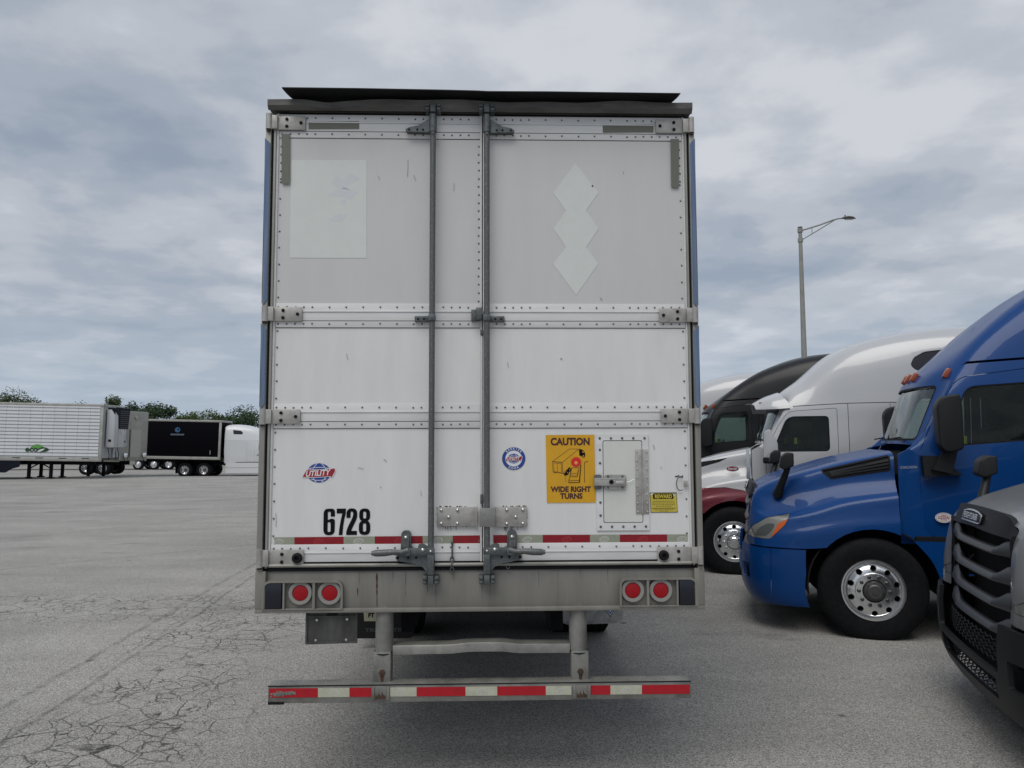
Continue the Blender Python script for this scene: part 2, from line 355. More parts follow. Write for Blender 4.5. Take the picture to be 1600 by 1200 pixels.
# ------------------------------------------------------------------ the lot
def smst(a, b, t):
    t = min(1, max(0, (t-a)/(b-a))); return t*t*(3-2*t)
def gz(x, y): return -.6*smst(43, 58, y)
def ground_material():
    m = bpy.data.materials.new('bleached asphalt'); m.use_nodes = True
    nt = m.node_tree; N = nt.nodes.new; L = nt.links.new; b = nt.nodes['Principled BSDF']
    b.inputs['Roughness'].default_value = .85; b.inputs['Specular IOR Level'].default_value = .3
    tc = N('ShaderNodeTexCoord'); P = tc.outputs['Object']
    def val(x, sock):
        if isinstance(x, (int, float)): sock.default_value = x
        else: L(x, sock)
    def mth(op, a, b_=None, c=None, clamp=False):
        n = N('ShaderNodeMath'); n.operation = op; n.use_clamp = clamp; val(a, n.inputs[0])
        if b_ is not None: val(b_, n.inputs[1])
        if c is not None: val(c, n.inputs[2])
        return n.outputs[0]
    def mapping(loc=(0,0,0), rot=(0,0,0), sc=(1,1,1), src=None, typ='POINT'):
        n = N('ShaderNodeMapping'); n.vector_type = typ; n.inputs[1].default_value = loc; n.inputs[2].default_value = rot; n.inputs[3].default_value = sc
        L(src or P, n.inputs[0]); return n.outputs[0]
    def noise(sc, det=4, ro=.6, src=None, dist=0):
        n = N('ShaderNodeTexNoise'); n.inputs['Scale'].default_value = sc; n.inputs['Detail'].default_value = det; n.inputs['Roughness'].default_value = ro
        n.inputs['Distortion'].default_value = dist; L(src or P, n.inputs['Vector']); return n
    def rng(x, a, b_, c=0.0, d=1.0, sm=False):
        n = N('ShaderNodeMapRange'); L(x, n.inputs[0]); n.inputs[1].default_value = a; n.inputs[2].default_value = b_; n.inputs[3].default_value = c; n.inputs[4].default_value = d
        if sm: n.interpolation_type = 'SMOOTHSTEP'
        return n.outputs[0]
    # stones of the surface
    grit = noise(95, 3, .75).outputs[0]; grit2 = noise(210, 2, .7).outputs[0]
    vor = N('ShaderNodeTexVoronoi'); vor.inputs['Scale'].default_value = 120; L(P, vor.inputs['Vector'])
    sp = N('ShaderNodeSeparateColor'); L(vor.outputs['Color'], sp.inputs[0])
    g = mth('ADD', mth('MULTIPLY', rng(grit, .3, .7), .45), mth('ADD', mth('MULTIPLY', sp.outputs[0], .35), mth('MULTIPLY', rng(grit2, .3, .7), .2)))
    base = N('ShaderNodeMix'); base.data_type = 'RGBA'; L(rng(g, .20, .84), base.inputs['Factor'])
    base.inputs[6].default_value = (.07, .068, .064, 1); base.inputs[7].default_value = (.57, .555, .525, 1)
    # broad patches and swept streaks
    patch = rng(noise(.35, 6, .6).outputs[0], .3, .7, .84, 1.1)
    streak = rng(noise(.9, 5, .6, mapping(rot=(0, 0, R(-12)), sc=(.35, 1.1, 1))).outputs[0], .3, .6, .84, 1.04)
    mul = mth('MULTIPLY', patch, streak)
    def fac_line(p, q, wdt, dark, nz_lo=.35, soft=1.0):
        a = Vector(on_ground(*p)); c = Vector(on_ground(*q)); d = (c-a).normalized(); n = Vector((-d.y, d.x)); k = n.dot(a)
        vm = N('ShaderNodeVectorMath'); vm.operation = 'DOT_PRODUCT'; L(wob.outputs[0], vm.inputs[0]); vm.inputs[1].default_value = (n.x, n.y, 0)
        dist = mth('ABSOLUTE', mth('SUBTRACT', vm.outputs['Value'], k))
        f = rng(dist, 0, wdt, 1, 0, True)
        return mth('MULTIPLY', mth('MULTIPLY', f, rng(noise(7, 5, .7).outputs[0], nz_lo, .65)), dark)
    wn = noise(.6, 3, .5); wsub = N('ShaderNodeVectorMath'); wsub.operation = 'SUBTRACT'; L(wn.outputs['Color'], wsub.inputs[0]); wsub.inputs[1].default_value = (.5, .5, .5)
    wsc = N('ShaderNodeVectorMath'); wsc.operation = 'SCALE'; L(wsub.outputs[0], wsc.inputs[0]); wsc.inputs['Scale'].default_value = .22
    wob = N('ShaderNodeVectorMath'); wob.operation = 'ADD'; L(P, wob.inputs[0]); L(wsc.outputs[0], wob.inputs[1])
    for p, q, wd, dk in [((0, 1157), (395, 898), .045, .55), ((30, 1085), (380, 888), .06, .5), ((0, 1146), (395, 890), .02, .25),
                         ((0, 885), (290, 858), .07, .45), ((0, 838), (400, 800), .09, .35), ((0, 793), (400, 776), .16, .35), ((0, 765), (400, 758), .3, .3)]:
        mul = mth('MULTIPLY', mul, mth('SUBTRACT', 1.0, fac_line(p, q, wd, dk)))
    # cracks, in a few worn places
    cw = noise(2.2, 5, .65); cs = N('ShaderNodeVectorMath'); cs.operation = 'SUBTRACT'; L(cw.outputs['Color'], cs.inputs[0]); cs.inputs[1].default_value = (.5, .5, .5)
    c2 = N('ShaderNodeVectorMath'); c2.operation = 'SCALE'; L(cs.outputs[0], c2.inputs[0]); c2.inputs['Scale'].default_value = .13
    cp = N('ShaderNodeVectorMath'); cp.operation = 'ADD'; L(P, cp.inputs[0]); L(c2.outputs[0], cp.inputs[1])
    def cracks(sc, wd):
        v = N('ShaderNodeTexVoronoi'); v.feature = 'DISTANCE_TO_EDGE'; v.inputs['Scale'].default_value = sc; L(cp.outputs[0], v.inputs['Vector'])
        return rng(v.outputs['Distance'], 0, wd, 1, 0)
    def region(cpx, rx, ry, rot):
        rx, ry = rx*1.15, ry*1.25
        c = on_ground(*cpx); mp = mapping(loc=(c[0], c[1], 0), rot=(0, 0, R(rot)), sc=(rx, ry, 1), typ='TEXTURE')
        l = N('ShaderNodeVectorMath'); l.operation = 'LENGTH'; L(mp, l.inputs[0]); return rng(l.outputs['Value'], .7, 1.45, 1, 0, True)
    reg = None
    for a in [((250, 945), 2.3, .55, 4), ((355, 985), .75, .8, 0), ((270, 1065), .42, .55, -20), ((190, 1130), .75, .42, 30), ((60, 935), 1.0, .35, 0), ((120, 1195), .6, .25, 25)]:
        q = region(*a); reg = q if reg is None else mth('MAXIMUM', reg, q)
    reg = mth('MULTIPLY', reg, rng(noise(1.6, 3, .5).outputs[0], .22, .38))
    weak = rng(noise(3.2, 3, .6).outputs[0], .35, .6, .55, 1)
    ck = mth('MAXIMUM', mth('MULTIPLY', cracks(3.1, .026), weak), mth('MULTIPLY', cracks(6.8, .038), rng(noise(2.3, 3, .5).outputs[0], .42, .54)))
    ck = mth('MULTIPLY', ck, reg)
    mul = mth('MULTIPLY', mul, mth('SUBTRACT', 1.0, mth('MULTIPLY', ck, .92)))
    # small oil drops and pebbles
    ov = N('ShaderNodeTexVoronoi'); ov.inputs['Scale'].default_value = 1.1; ov.inputs['Randomness'].default_value = 1; L(wob.outputs[0], ov.inputs['Vector'])
    mul = mth('MULTIPLY', mul, rng(mth('ADD', ov.outputs['Distance'], mth('MULTIPLY', grit, .04)), .05, .075, .45, 1))
    o2 = rng(noise(.8, 4, .55, mapping(loc=(5, 3, 0), sc=(.6, 1.6, 1))).outputs[0], .60, .72, 1, .72, True)
    mul = mth('MULTIPLY', mul, o2)
    sc = N('ShaderNodeVectorMath'); sc.operation = 'SCALE'; L(base.outputs[2], sc.inputs[0]); L(mul, sc.inputs['Scale']); L(sc.outputs[0], b.inputs['Base Color'])
    h = mth('SUBTRACT', mth('MULTIPLY', g, .5), ck); bp = N('ShaderNodeBump'); bp.inputs['Strength'].default_value = .45; bp.inputs['Distance'].default_value = .006
    L(h, bp.inputs['Height']); L(bp.outputs[0], b.inputs['Normal'])
    return m
def build_ground():
    mb = MB(); xs = [-700, -300, -120]+[-80+4*i for i in range(41)]+[120, 300, 700]
    ys = [-300, -60, -20]+[-8+4*i for i in range(26)]+[110, 150, 220, 400, 900]
    mb.v = [(x, y, gz(x, y)) for y in ys for x in xs]; k = len(xs)
    mb.f = [(j*k+i, j*k+i+1, (j+1)*k+i+1, (j+1)*k+i) for j in range(len(ys)-1) for i in range(k-1)]
    o = mb.build('ground', ground_material(), smooth=180); o['kind'] = 'structure'
build_ground()

# ------------------------------------------------------------------ wheels (axle along y, outer face at -y)
def wheel_meshes(style):
    R0, hw = .515, .135
    prof = [(.30, hw-.01), (.33, hw), (.42, hw+.012), (.475, hw), (.50, hw-.02), (.513, hw-.04)]
    tr = []
    for i, yy in enumerate((.09, .04, -.04, -.09)):
        tr += [(R0, yy+.008), (R0-.014, yy+.005), (R0-.014, yy-.005), (R0, yy-.008)]
    prof = prof+tr+[(r, -h) for r, h in reversed(prof)]+[(.28, -hw+.03), (.28, hw-.03)]
    tyre = MB().lathe(prof, 64, closed=True)
    tyre = tyre.mesh('tyre')
    if style == 'out':
        rp = [(.305, -.128), (.30, -.138), (.288, -.138), (.278, -.12), (.268, -.10), (.255, -.128), (.235, -.150), (.20, -.160), (.178, -.162), (.172, -.175), (.112, -.178), (.105, -.165),
              (.09, -.13), (.09, -.10), (.19, -.10), (.24, -.09), (.268, -.05), (.275, .12), (.305, .125)]
        hr, hy = .222, -.15; nr, ny = .143, -.177
    else:
        rp = [(.305, -.128), (.30, -.138), (.288, -.138), (.278, -.12), (.262, -.02), (.235, .03), (.20, .05), (.12, .055), (.10, .055), (.10, .07), (.20, .07), (.25, .05), (.275, .0), (.285, .12), (.305, .125)]
        hr, hy = .222, .04; nr, ny = .143, .053
    rim = MB().lathe(rp, 64, closed=True).mesh('rim')
    cut = MB()
    for i in range(10):
        a = 2*math.pi*(i+.5)/10; cx, cz = hr*math.cos(a), hr*math.sin(a)
        cut.prism(ell(cx, cz, .029, .029, 16), 'y', hy-.1, hy+.12)
    rim = boolean(rim, [('DIFFERENCE', cut.mesh('c'))])
    nuts = MB()
    for i in range(10):
        a = 2*math.pi*i/10; nuts.lathe([(.0185, ny+.003), (.0185, ny-.016), (.011, ny-.03), (.0, ny-.031)], 10, c=(nr*math.cos(a), 0, nr*math.sin(a)))
    hub = MB().lathe([(.104, hy+.05), (.10, ny), (.09, ny-.015), (.075, ny-.018), (.072, ny-.045), (.06, ny-.052), (.03, ny-.052), (.028, ny-.06), (0, ny-.06)], 28)
    for i in range(8):
        a = 2*math.pi*i/8; hub.lathe([(.009, ny-.018), (.009, ny-.03), (0, ny-.03)], 8, c=(.083*math.cos(a), 0, .083*math.sin(a)))
    back = MB().lathe([(.276, .10), (.0, .10)], 40)
    return dict(tyre=tyre, rim=rim, nuts=nuts.mesh('lug_nuts'), hub=hub.mesh('hub'), back=back.mesh('b'))
WM = {s: wheel_meshes(s) for s in ('out', 'in')}
def wheel(parent, x, y, z, side=-1, style='out', hubm=None, nutm=None, rimm=None):
    """side -1: outer face towards -y"""
    W = WM[style]
    def mk(key, name, m, sm):
        k = (key, m.name)
        if k not in W:
            me = W[key].copy(); me.materials.clear(); me.materials.append(m); me.shade_smooth(); me.set_sharp_from_angle(angle=R(sm)); W[k] = me
        ob = bpy.data.objects.new(name, W[k]); COL.objects.link(ob); return ob
    t = mk('tyre', 'wheel', m_tyre, 50); t.parent = parent; t.location = (x, y, z)
    if side > 0: t.rotation_euler = (0, 0, math.pi)
    for key, name, m, sm in (('rim', 'rim', rimm or m_chrome, 35), ('nuts', 'lug_nuts', nutm or m_nut, 40), ('hub', 'hub', hubm or m_hub, 30), ('back', 'brake_drum', m_under, 30)):
        q = mk(key, name, m, sm); q.parent = t
        if key == 'nuts': q['kind'] = 'stuff'
    return t

# ------------------------------------------------------------------ the white box trailer seen from behind
def pz(py, px=760, v=0): return TP(px, py, v)[1]
def pxx(px, py, v=0): return TP(px, py, v)[0]
def pp(pts, v=0, k=None):
    """list of photo pixels (or crop pixels with k = (x0, y0, scale)) -> trailer-plane coordinates"""
    if k: pts = [(k[0]+x/k[2], k[1]+y/k[2]) for x, y in pts]
    return [TP(x, y, v) for x, y in pts]
T = empty('box_trailer', (TO[0], TO[1], 0), TYAW, 'large white box trailer seen square from behind with two closed riveted doors and number 6728', 'trailer')
LEN, HW = 15.9, 1.295
def build_main_trailer():
    # body, roof, floor and sides, set ahead of the rear frame
    zt, zb = 4.06, 1.16
    mb = MB(); mb.box(-1.283, -1.255, .14, LEN, zb, zt-.03); mb.box(1.255, 1.283, .14, LEN, zb, zt-.03)
    mb.box(-1.25, 1.25, LEN-.04, LEN, zb, zt-.03); mb.build('side_wall', m_white, T)
    MB().box(-1.27, 1.27, .16, LEN-.01, zt-.025, zt-.01).build('roof', m_alu, T)
    MB().box(-1.25, 1.25, .14, LEN-.05, zb-.02, zb+.03).build('floor', m_under, T)
    for s in (-1, 1):
        MB().box(s*1.29, s*1.25, .16, LEN, zb-.1, zb-.003).build('bottom_rail', m_alu, T)
        MB().box(s*.50, s*.42, .3, LEN-.5, .82, 1.1).build('chassis_rail', m_under, T)
    mb = MB()
    for i in range(40): mb.box(-1.2, 1.2, .4+i*.38, .45+i*.38, 1.0, 1.135)
    mb.build('cross_member', m_under, T, kind='stuff')
    # ---- rear frame: header
    zh0 = pz(173.5, 600); zt2 = pz(157.5, 750, -.06)
    n = 60; mb = MB()
    prof = [(-.05, zt2+.003), (-.062, zt2), (-.060, zt2-.035), (-.04, zt2-.060), (-.035, zh0+.030), (-.014, zh0+.016), (-.010, zh0-.0), (.12, zh0-.0), (.12, zt2+.003)]
    for i in range(n+1):
        u = -(HW-.016)+i*(2*HW-.032)/n; sag = .012*math.exp(-((u+.93)/.08)**2)+.006*math.sin(u*5)+.004*math.sin(u*13)
        mb.v += [(u, y, z-(sag if z > zt2-.04 else 0)) for y, z in prof]
    k = len(prof)
    for i in range(n):
        for j in range(k): mb.f.append((i*k+j, i*k+(j+1) % k, (i+1)*k+(j+1) % k, (i+1)*k+j))
    mb.f.append(tuple(range(k))); mb.f.append(tuple(n*k+j for j in range(k))[::-1])
    mb.build('header', m_head, T, smooth=30)
    for px, py in ((455, 163), (656, 168), (734, 170), (811, 171), (1051, 173)):
        x, z = TP(px, py, -.04); MB().lathe([(.013, -.002), (.013, -.006), (.0, -.006)], 16, c=(x, -.034, z)).build('marker_lamp', m_black, T)
    # seal strip below the header
    x0, x1 = TP(455, 182)[0], TP(1068, 190)[0]
    MB().box(x0, x1, -.006, .02, zh0-.012, zh0-.001).build('door_seal', m_head, T)
    MB().box(x0, x1, -.0045, .02, zh0-.021, zh0-.0125).build('door_seal', m_rubber, T)
    # ---- curved dark gutter flap above the header
    n = 80; mb = MB(); m_ = 7
    edge = [TP(px, py, -.15) for px, py in ((443, 134.5), (560, 136.5), (700, 140), (748, 141.5), (765, 142.5), (860, 143.5), (960, 145.5), (1066, 147.5))]
    xa, xb = edge[0][0], edge[-1][0]
    def ez(u):
        for (a, za_), (b, zb_) in zip(edge, edge[1:]):
            if u <= b+1e-6: return za_+(zb_-za_)*(u-a)/(b-a)
        return edge[-1][1]
    for i in range(n+1):
        t = i/n; top = ez(xa*(1-t)+xb*t)
        for j in range(m_+1):
            q = j/m_; w_ = (1-q)**1.4*.055; u = (xa+w_)*(1-t)+(xb-w_)*t
            mb.v.append((u, .02-.17*q**1.3, zt2+.012+(top-zt2-.012)*q**.8))
    for i in range(n):
        for j in range(m_): a = i*(m_+1)+j; mb.f.append((a, a+1, a+m_+2, a+m_+1))
    me = shell_simple(mb.mesh('g'), .005); link('gutter_flap', me, m_black, T, smooth=40)
    # ---- rear frame: posts
    zs = pz(890, 600)
    for s, e in ((-1, 'l'), (1, 'r')):
        mb = MB(); mb.box(s*HW, s*1.262, -.03, .139, zs, zt2-.07, .004); mb.build('rear_post', m_alu, T, smooth=40)
        MB().box(s*1.262, s*1.2475, -.012, .06, zs+.01, zt2-.09).build('door_seal', m_rubber, T)
        MB().box(s*1.247, s*1.235, -.022, -.002, zs+.02, zt2-.11).build('door_edge_trim', m_alu, T)
        # thin blue strips on the posts between the hinges
        zhs = [pz(v_, 425 if s < 0 else 1080) for v_ in (217 if s < 0 else 222, 473 if s < 0 else 480, 505 if s < 0 else 512, 634 if s < 0 else 637)]
        for a, b in ((0, 1), (2, 3)):
            z1, z0 = zhs[a], zhs[b]; xo, xi = s*(HW+.002), s*(HW-.030)
            poly = [(xo, z1-.0), (xi, z1-.03), (xi, z0+.02), (xo-s*.01, z0-.01)]
            if s > 0: poly = poly
            MB().prism(poly, 'y', -.036, -.031).build('blue_edge_strip', m_blue_strip, T)
            MB().box(s*(HW+.0005), s*(HW+.002), -.0305, .13, z0-.0, z1-.005).build('blue_edge_strip', m_blue_strip, T)
    # ---- sill beam
    zb0 = pz(953, 600); zb1 = pz(889, 600); 
    MB().box(-HW, HW, .0, .12, zb0, zb1-.004, .004).build('sill_beam', m_beam, T, smooth=40)
    MB().box(-HW-.004, HW+.004, -.028, .0-.001, zb0-.004, zb0+.020, .003).build('sill_lip', m_beam, T, smooth=40)
    MB().box(-HW+.06, HW-.06, -.012, .02, zb1-.003, zb1+.014).build('door_seal', m_rubber, T)
    MB().tube([(-HW+.07, -.02, zb1+.030), (HW-.07, -.02, zb1+.030)], .011, 10).build('sill_trim', m_alu, T, smooth=60)
    for s in (-1, 1):
        MB().box(s*(HW+.004), s*(HW-.055), -.03, -.0005, zb0+.021, zb1-.0, .004).build('corner_plate', m_beam, T, smooth=40)
    def lights(px):     # px: lens centres left, right, then the box span and the dark block span
        L0, L1, lx, rx, cx0, cx1, top, bot = px
        zz1, zz0 = pz(top, 500), pz(bot, 500)
        x0, x1 = pxx(lx, 925), pxx(rx, 925)
        # raised rim around the lamp recess
        out = rpoly([(x0-.012, zz0), (x1+.012, zz0), (x1+.012, zz1+.012), (x0-.012, zz1+.012)], [0, 0, .05, .05] if cx1 < 500 else [0, 0, .05, .05], 6)
        inn = rpoly([(x0, zz0+.003), (x1, zz0+.003), (x1, zz1), (x0, zz1)], [0, 0, .04, .04], 6)
        fr = link('lamp_housing', boolean(P_(out, 'y', -.034, -.0015), [('DIFFERENCE', P_(inn, 'y', -.04, .01))]), m_beam, T, smooth=40)
        xm = (pxx(L0, 925)+pxx(L1, 925))/2
        MB().box(xm-.007, xm+.007, -.032, -.0015, zz0+.003, zz1-.001).build('divider', m_beam, fr)
        a, b = pxx(cx0, 925), pxx(cx1, 925)
        MB().box(a, b, -.031, -.0015, zz0+.004, zz1-.002, .006).build('side_lamp_block', m_navy, fr, smooth=40)
        e = b+.012 if b < 0 else a-.012
        MB().box(e-.005, e+.005, -.032, -.0015, zz0+.003, zz1-.001).build('divider', m_beam, fr)
        for c in (L0, L1):
            x, z = TP(c, 925 if c < 800 else 924, -.02)
            g = MB().lathe([(.068, -.004), (.068, -.018), (.064, -.022), (.047, -.021), (.044, -.012), (.044, -.004)], 40, c=(x, 0, z)).build('tail_lamp', m_lamp_ring, T, smooth=40)
            MB().lathe([(.0445, -.013), (.042, -.018), (.03, -.0205), (0, -.0215)], 40, c=(x, 0, z)).build('lens', m_lamp, g, smooth=40)
            MB().lathe([(.0712, -.0015), (.0712, -.006), (.068, -.006)], 40, c=(x, 0, z)).build('gasket', m_rubber, g)
    lights((467, 513, 413, 532, 414, 440, 907, 949))
    lights((987, 1031, 968, 1083, 1058, 1081, 907, 949))
    # rust runs on the sill
    for px, y0, y1, wd in ((587, 880, 948, 4.0), (557, 917, 930, 2)):
        pts = []
        n = 14; Lp, Rp = [], []
        for i in range(n+1):
            y = y0+(y1-y0)*i/n; h = wd*(.25+.75*random.random())*(.3+math.sin(math.pi*min(1, i/n+.08)))
            Lp.append((px-h/2, y)); Rp.append((px+h/2, y))
        flat('rust_run', [pp([q for q in Lp if q[1] > 893]+[q for q in Rp[::-1] if q[1] > 893])], m_rust, T, -.0012, kind=None)
    gm = mat('grime streak', (.10, .095, .08), .8)
    rs = random.Random(3)
    for px in (666, 679, 751, 764, 612, 706, 840, 905, 948, 559, 632, 870):
        x, _ = TP(px, 920); ztop = zb1-(.07 if px in (666, 679, 751, 764) else .01); l = rs.uniform(.05, .16); n = 7
        a = [(x+rs.uniform(-.001, .001)-.0016*(1-i/n), ztop-l*i/n) for i in range(n+1)]; b = [(x+rs.uniform(-.001, .001)+.0016*(1-i/n)+.0004, ztop-l*i/n) for i in range(n+1)]
        flat('grime_streak', [a+b[::-1]], gm, T, -.0010, .0004)
    # ---- doors
    zl, zu = zb1+.046, zh0-.0225
    xs = lambda py: pxx(756+(py-200)*(-6/650), py)
    seam = pxx(755.5, 300)
    xl, xr = -1.234, 1.234
    doors = []
    for i, (a, b) in enumerate(((xl, seam-.003), (seam+.003, xr))):
        d = MB().box(a, b, 0, .05, zl, zu).build('door', m_white, T)
        doors.append(d)
        zmid = pz(490, 600)
        # skin above the middle band, greyed by dirt and by painted-in dimmer light
        MB().box(a+.004, b-.004, -.0012, -.0002, zmid, zu-.002).build('upper_skin', m_white_up, d)
        MB().box(a, a+.012 if i == 0 else a+.008, -.010, -.0015, zl, zu).build('edge_strip', m_band, d)
        MB().box(b-.010, b, -.010, -.0015, zl, zu).build('edge_strip', m_band, d)
    DL, DR = doors
    zr = lambda py: pz(py, 600)
    # reinforcement bands: (upper rivet row, lower rivet row)
    rows = [(zr(185), zr(210)), (zr(479), zr(505)), (zr(635.5), zr(662)), (zr(854.5), zr(881))]
    rl, rr = pxx(677, 300), pxx(763, 300)
    for k, (zA, zB) in enumerate(rows):
        for d, a, b in ((DL, xl+.014, seam-.014), (DR, seam+.012, xr-.012)):
            top = zA+.022 if k else min(zA+.022, zu-.001)
            bot = zB-.022 if k < 3 else zl+.002
            MB().box(a, b, -.006, -.0013, bot, top, .0015).build('band', m_band, d, smooth=40)
            MB().box(a, b, -.0105, -.0062, zA-.030, zA-.022, .001).build('band_lip', m_band, d, smooth=40)
            MB().box(a, b, -.0066, -.0061, zB+.016, zB+.0195).build('band_lip', m_groove, d)
            MB().box(a, b, -.0019, -.00135, bot-.0035, bot-.0002).build('band_lip', m_groove, d)
    def rivets(d, pts, y, r=.0062, m=m_rivet, name='rivets'):
        mb = MB()
        for x, z in pts:
            x += random.uniform(-.0012, .0012); z += random.uniform(-.0015, .0015)
            mb.lathe([(r, y), (r*.75, y-.0035), (0, y-.0045)], 7, c=(x, 0, z))
        if pts: mb.build(name, m, d, smooth=60, kind='stuff')
    ptL, ptR = [], []
    for zA, zB in rows:
        for z in (zA, zB):
            x = xl+.03; seq = [x+.05*i for i in range(5)]; x = seq[-1]
            while x < rl-.14: x += .1; seq.append(x)
            seq += [rl-.055, rl+.07, rl+.12, rl+.17, rl+.22]
            ptL += [(q, z) for q in seq if q < seam-.02]
            x = seam+.035; seq = [x+.05*i for i in range(6)]; x = seq[-1]
            while x < xr-.36: x += .1; seq.append(x)
            seq += [x+.05*i for i in range(1, 8)]
            ptR += [(q, z) for q in seq if q < xr-.015]
    rivets(DL, ptL, -.006); rivets(DR, ptR, -.006)
    zz = [zu-.05-.05*i for i in range(8)]+[zu-.42-.1*i for i in range(28)]
    inband = lambda z: any(zB-.04 < z < zA+.04 for zA, zB in rows)
    vL = [(xl+.026, z) for z in zz if z > zl and not inband(z)]; vR = [(xr-.026, z) for z in zz if z > zl and not inband(z)]
    z = zu-.04
    while z > pz(477, 750): vL.append((seam-.022, z)); z -= .05
    z = pz(845, 750)
    while z > zl: vL.append((seam-.02, z)); z -= .045
    z = zu-.14
    k = 0
    while z > zl+.2:
        if not inband(z): vR.append((seam+.036, z))
        z -= .1 if k % 4 else .05; k += 1
    rivets(DL, vL, -.0012); rivets(DR, vR, -.0012)
    # ---- ghosts of removed decals
    flat('decal_ghost', [pp([(457, 248), (575, 249), (574, 402), (454, 401)])], m_clean, DL, -.0024, .0006)
    for k_ in ([(128, 152), (136, 160), (150, 150), (166, 158), (144, 168), (150, 176), (130, 172), (120, 164)], [(122, 178), (140, 172), (160, 180), (150, 190), (134, 186), (112, 184)], [(114, 222), (132, 212), (144, 214), (136, 226), (120, 224)], [(136, 190), (144, 190), (140, 200), (134, 196)]):
        flat('torn_patch', [pp([(400+x, 120+y) for x, y in k_])], m_torn, DL, -.0029, .0003)
    dia = [(901, 256), (937, 302), (917, 330), (937, 358), (917, 387), (936, 413), (901, 462), (865, 413), (886, 387), (866, 358), (886, 330), (866, 302)]
    flat('decal_ghost', [pp(dia)], m_clean, DR, -.0024, .0006)
    x_, z_ = TP(927.5, 291.5); MB().lathe([(.0055, -.003), (.004, -.006), (0, -.0065)], 8, c=(x_, 0, z_)).build('black_plug', m_rubber, DR)
    # olive strips
    for d, q in ((DL, (485, 188.5, 564, 201)), (DR, (944, 196, 1023, 209))):
        flat('reflective_strip', [pp([(q[0], q[1]), (q[2], q[1]), (q[2], q[3]), (q[0], q[3])])], m_olive, d, -.0074, .0008)
    for d, q in ((DL, (443.5, 208.5, 456, 286)), (DR, (1049.5, 220, 1062.5, 295.5))):
        a = pp([(q[0], q[1]), (q[2], q[1]), (q[2]-.6, q[3]), (q[0]-.8 if d is DL else q[0]+.3, q[3])]); flat('reflective_strip', [a], m_olive, d, -.0125, .0008)
    # scuffs
    mb = []
    for (x, y, l, a, w_) in ((639, 262, 26, 92, 1.0), (650, 277, 9, 70, 1.1), (594, 277, 7, 65, .9), (711, 292, 13, 92, .8), (940, 468, 5, 60, 1.6), (976, 271, 5, 75, .9), (601, 718, 6, 40, 1.2), (594, 760, 3, 45, 1.1), (657, 770, 8, 80, .8), (563, 730, 9, 10, .8), (543, 556, 10, 80, .9), (794, 570, 9, 80, .9), (877, 561, 3, 10, 2), (430, 810, 22, 90, .8), (1021, 700, 8, 80, 1), (1032, 732, 4, 70, .9)):
        c, s_ = math.cos(R(a)), math.sin(R(a)); pts = [(x-c*l/2, y-s_*l/2), (x+random.uniform(-.5, .5), y), (x+c*l/2, y+s_*l/2)]
        mb.append(pp(stroke(pts, w_)))
    for d, f in ((DL, lambda q: q[0][0] < seam), (DR, lambda q: q[0][0] >= seam)):
        flat('scuff_marks', [q for q in mb if f(q)], mat('scuff', (.33, .335, .34), .7), d, -.0035, .0005, kind='stuff')
    # ---- hinges
    for s in (-1, 1):
        d = DL if s < 0 else DR
        for k, (py, w0) in enumerate(((192 if s < 0 else 201, .225), (489.5 if s < 0 else 495, .225), (649 if s < 0 else 651.5, .225), (869 if s < 0 else 868, .26))):
            zc = pz(py, 440 if s < 0 else 1060); h = .042 if k < 3 else .047
            xo = s*(HW+.012); xin = s*(HW+.012-w0-.02)
            hg = MB().box(s*(HW-.035), xin, -.022, -.0125, zc-h, zc+h, .002).build('hinge', m_hinge, d, smooth=40)
            MB().tube([(s*(HW-.020), -.034, zc-h-.004), (s*(HW-.020), -.034, zc+h+.004)], .0185, 14).build('barrel', m_hinge, hg, smooth=50)
            MB().box(s*(HW-.016), s*(HW-.07), -.038, -.023, zc-h, zc+h, .003).build('knuckle', m_hinge, hg, smooth=40)
            MB().tube([(s*(HW-.020), -.034, zc-h-.016), (s*(HW-.020), -.034, zc-h-.005)], .013, 10).build('hinge_pin', m_rust, hg, smooth=50)
            for dx, dz in ((-.105-.03, .022), (-.105-.03, -.022), (-.22, 0)):
                if k == 3 and dx < -.2: continue
                MB().lathe([(.0098, -.022), (.0098, -.027), (.006, -.031), (0, -.031)], 10, c=(s*(HW+.012+dx*(w0/.225)), 0, zc+dz)).build('bolt', m_rubber, hg, smooth=40)
            if k == 3:
                MB().lathe([(.030, -.0235), (.030, -.035), (.022, -.045), (.014, -.045), (.012, -.03), (0, -.03)], 20, c=(s*(HW+.012-.245), 0, zc)).build('holdback_button', m_rubber, hg, smooth=40)
    # ---- lock rods
    def rod(pxt, pxb, side, d):
        (xt, _), (xb_, _) = TP(pxt, 300, -.05), TP(pxb, 800, -.05); xr_ = (xt+xb_)/2
        zt_, zb_ = pz(172, 680, -.05), pz(905, 670, -.05)
        r = MB().tube([(xr_, -.055, zb_+.04), (xr_, -.055, zt_-.045)], .0172, 16).build('lock_rod', m_galv, d, smooth=60)
        # keepers at header and sill
        for z, y0 in ((pz(169, 680, -.05), -.062), (pz(905, 670, -.05), -.055)):
            MB().box(xr_-.017, xr_+.017, -.075, -.033, z-.028, z+.028, .005).build('cam', m_galv_dark, r, smooth=40)
            for q in (-1, 1):
                MB().box(xr_+q*.020, xr_+q*.047, -.066, -.001, z-.024, z+.024, .006).build('keeper', m_galv_dark, r, smooth=40)
                MB().box(xr_+q*.024, xr_+q*.045, -.078, -.067, z+.006, z+.018, .003).build('keeper_tooth', m_galv_dark, r, smooth=40)
                MB().box(xr_+q*.024, xr_+q*.045, -.078, -.067, z-.018, z-.006, .003).build('keeper_tooth', m_galv_dark, r, smooth=40)
        # top bracket: wing with its sleeve
        z = pz(197, 680, -.05); q = side
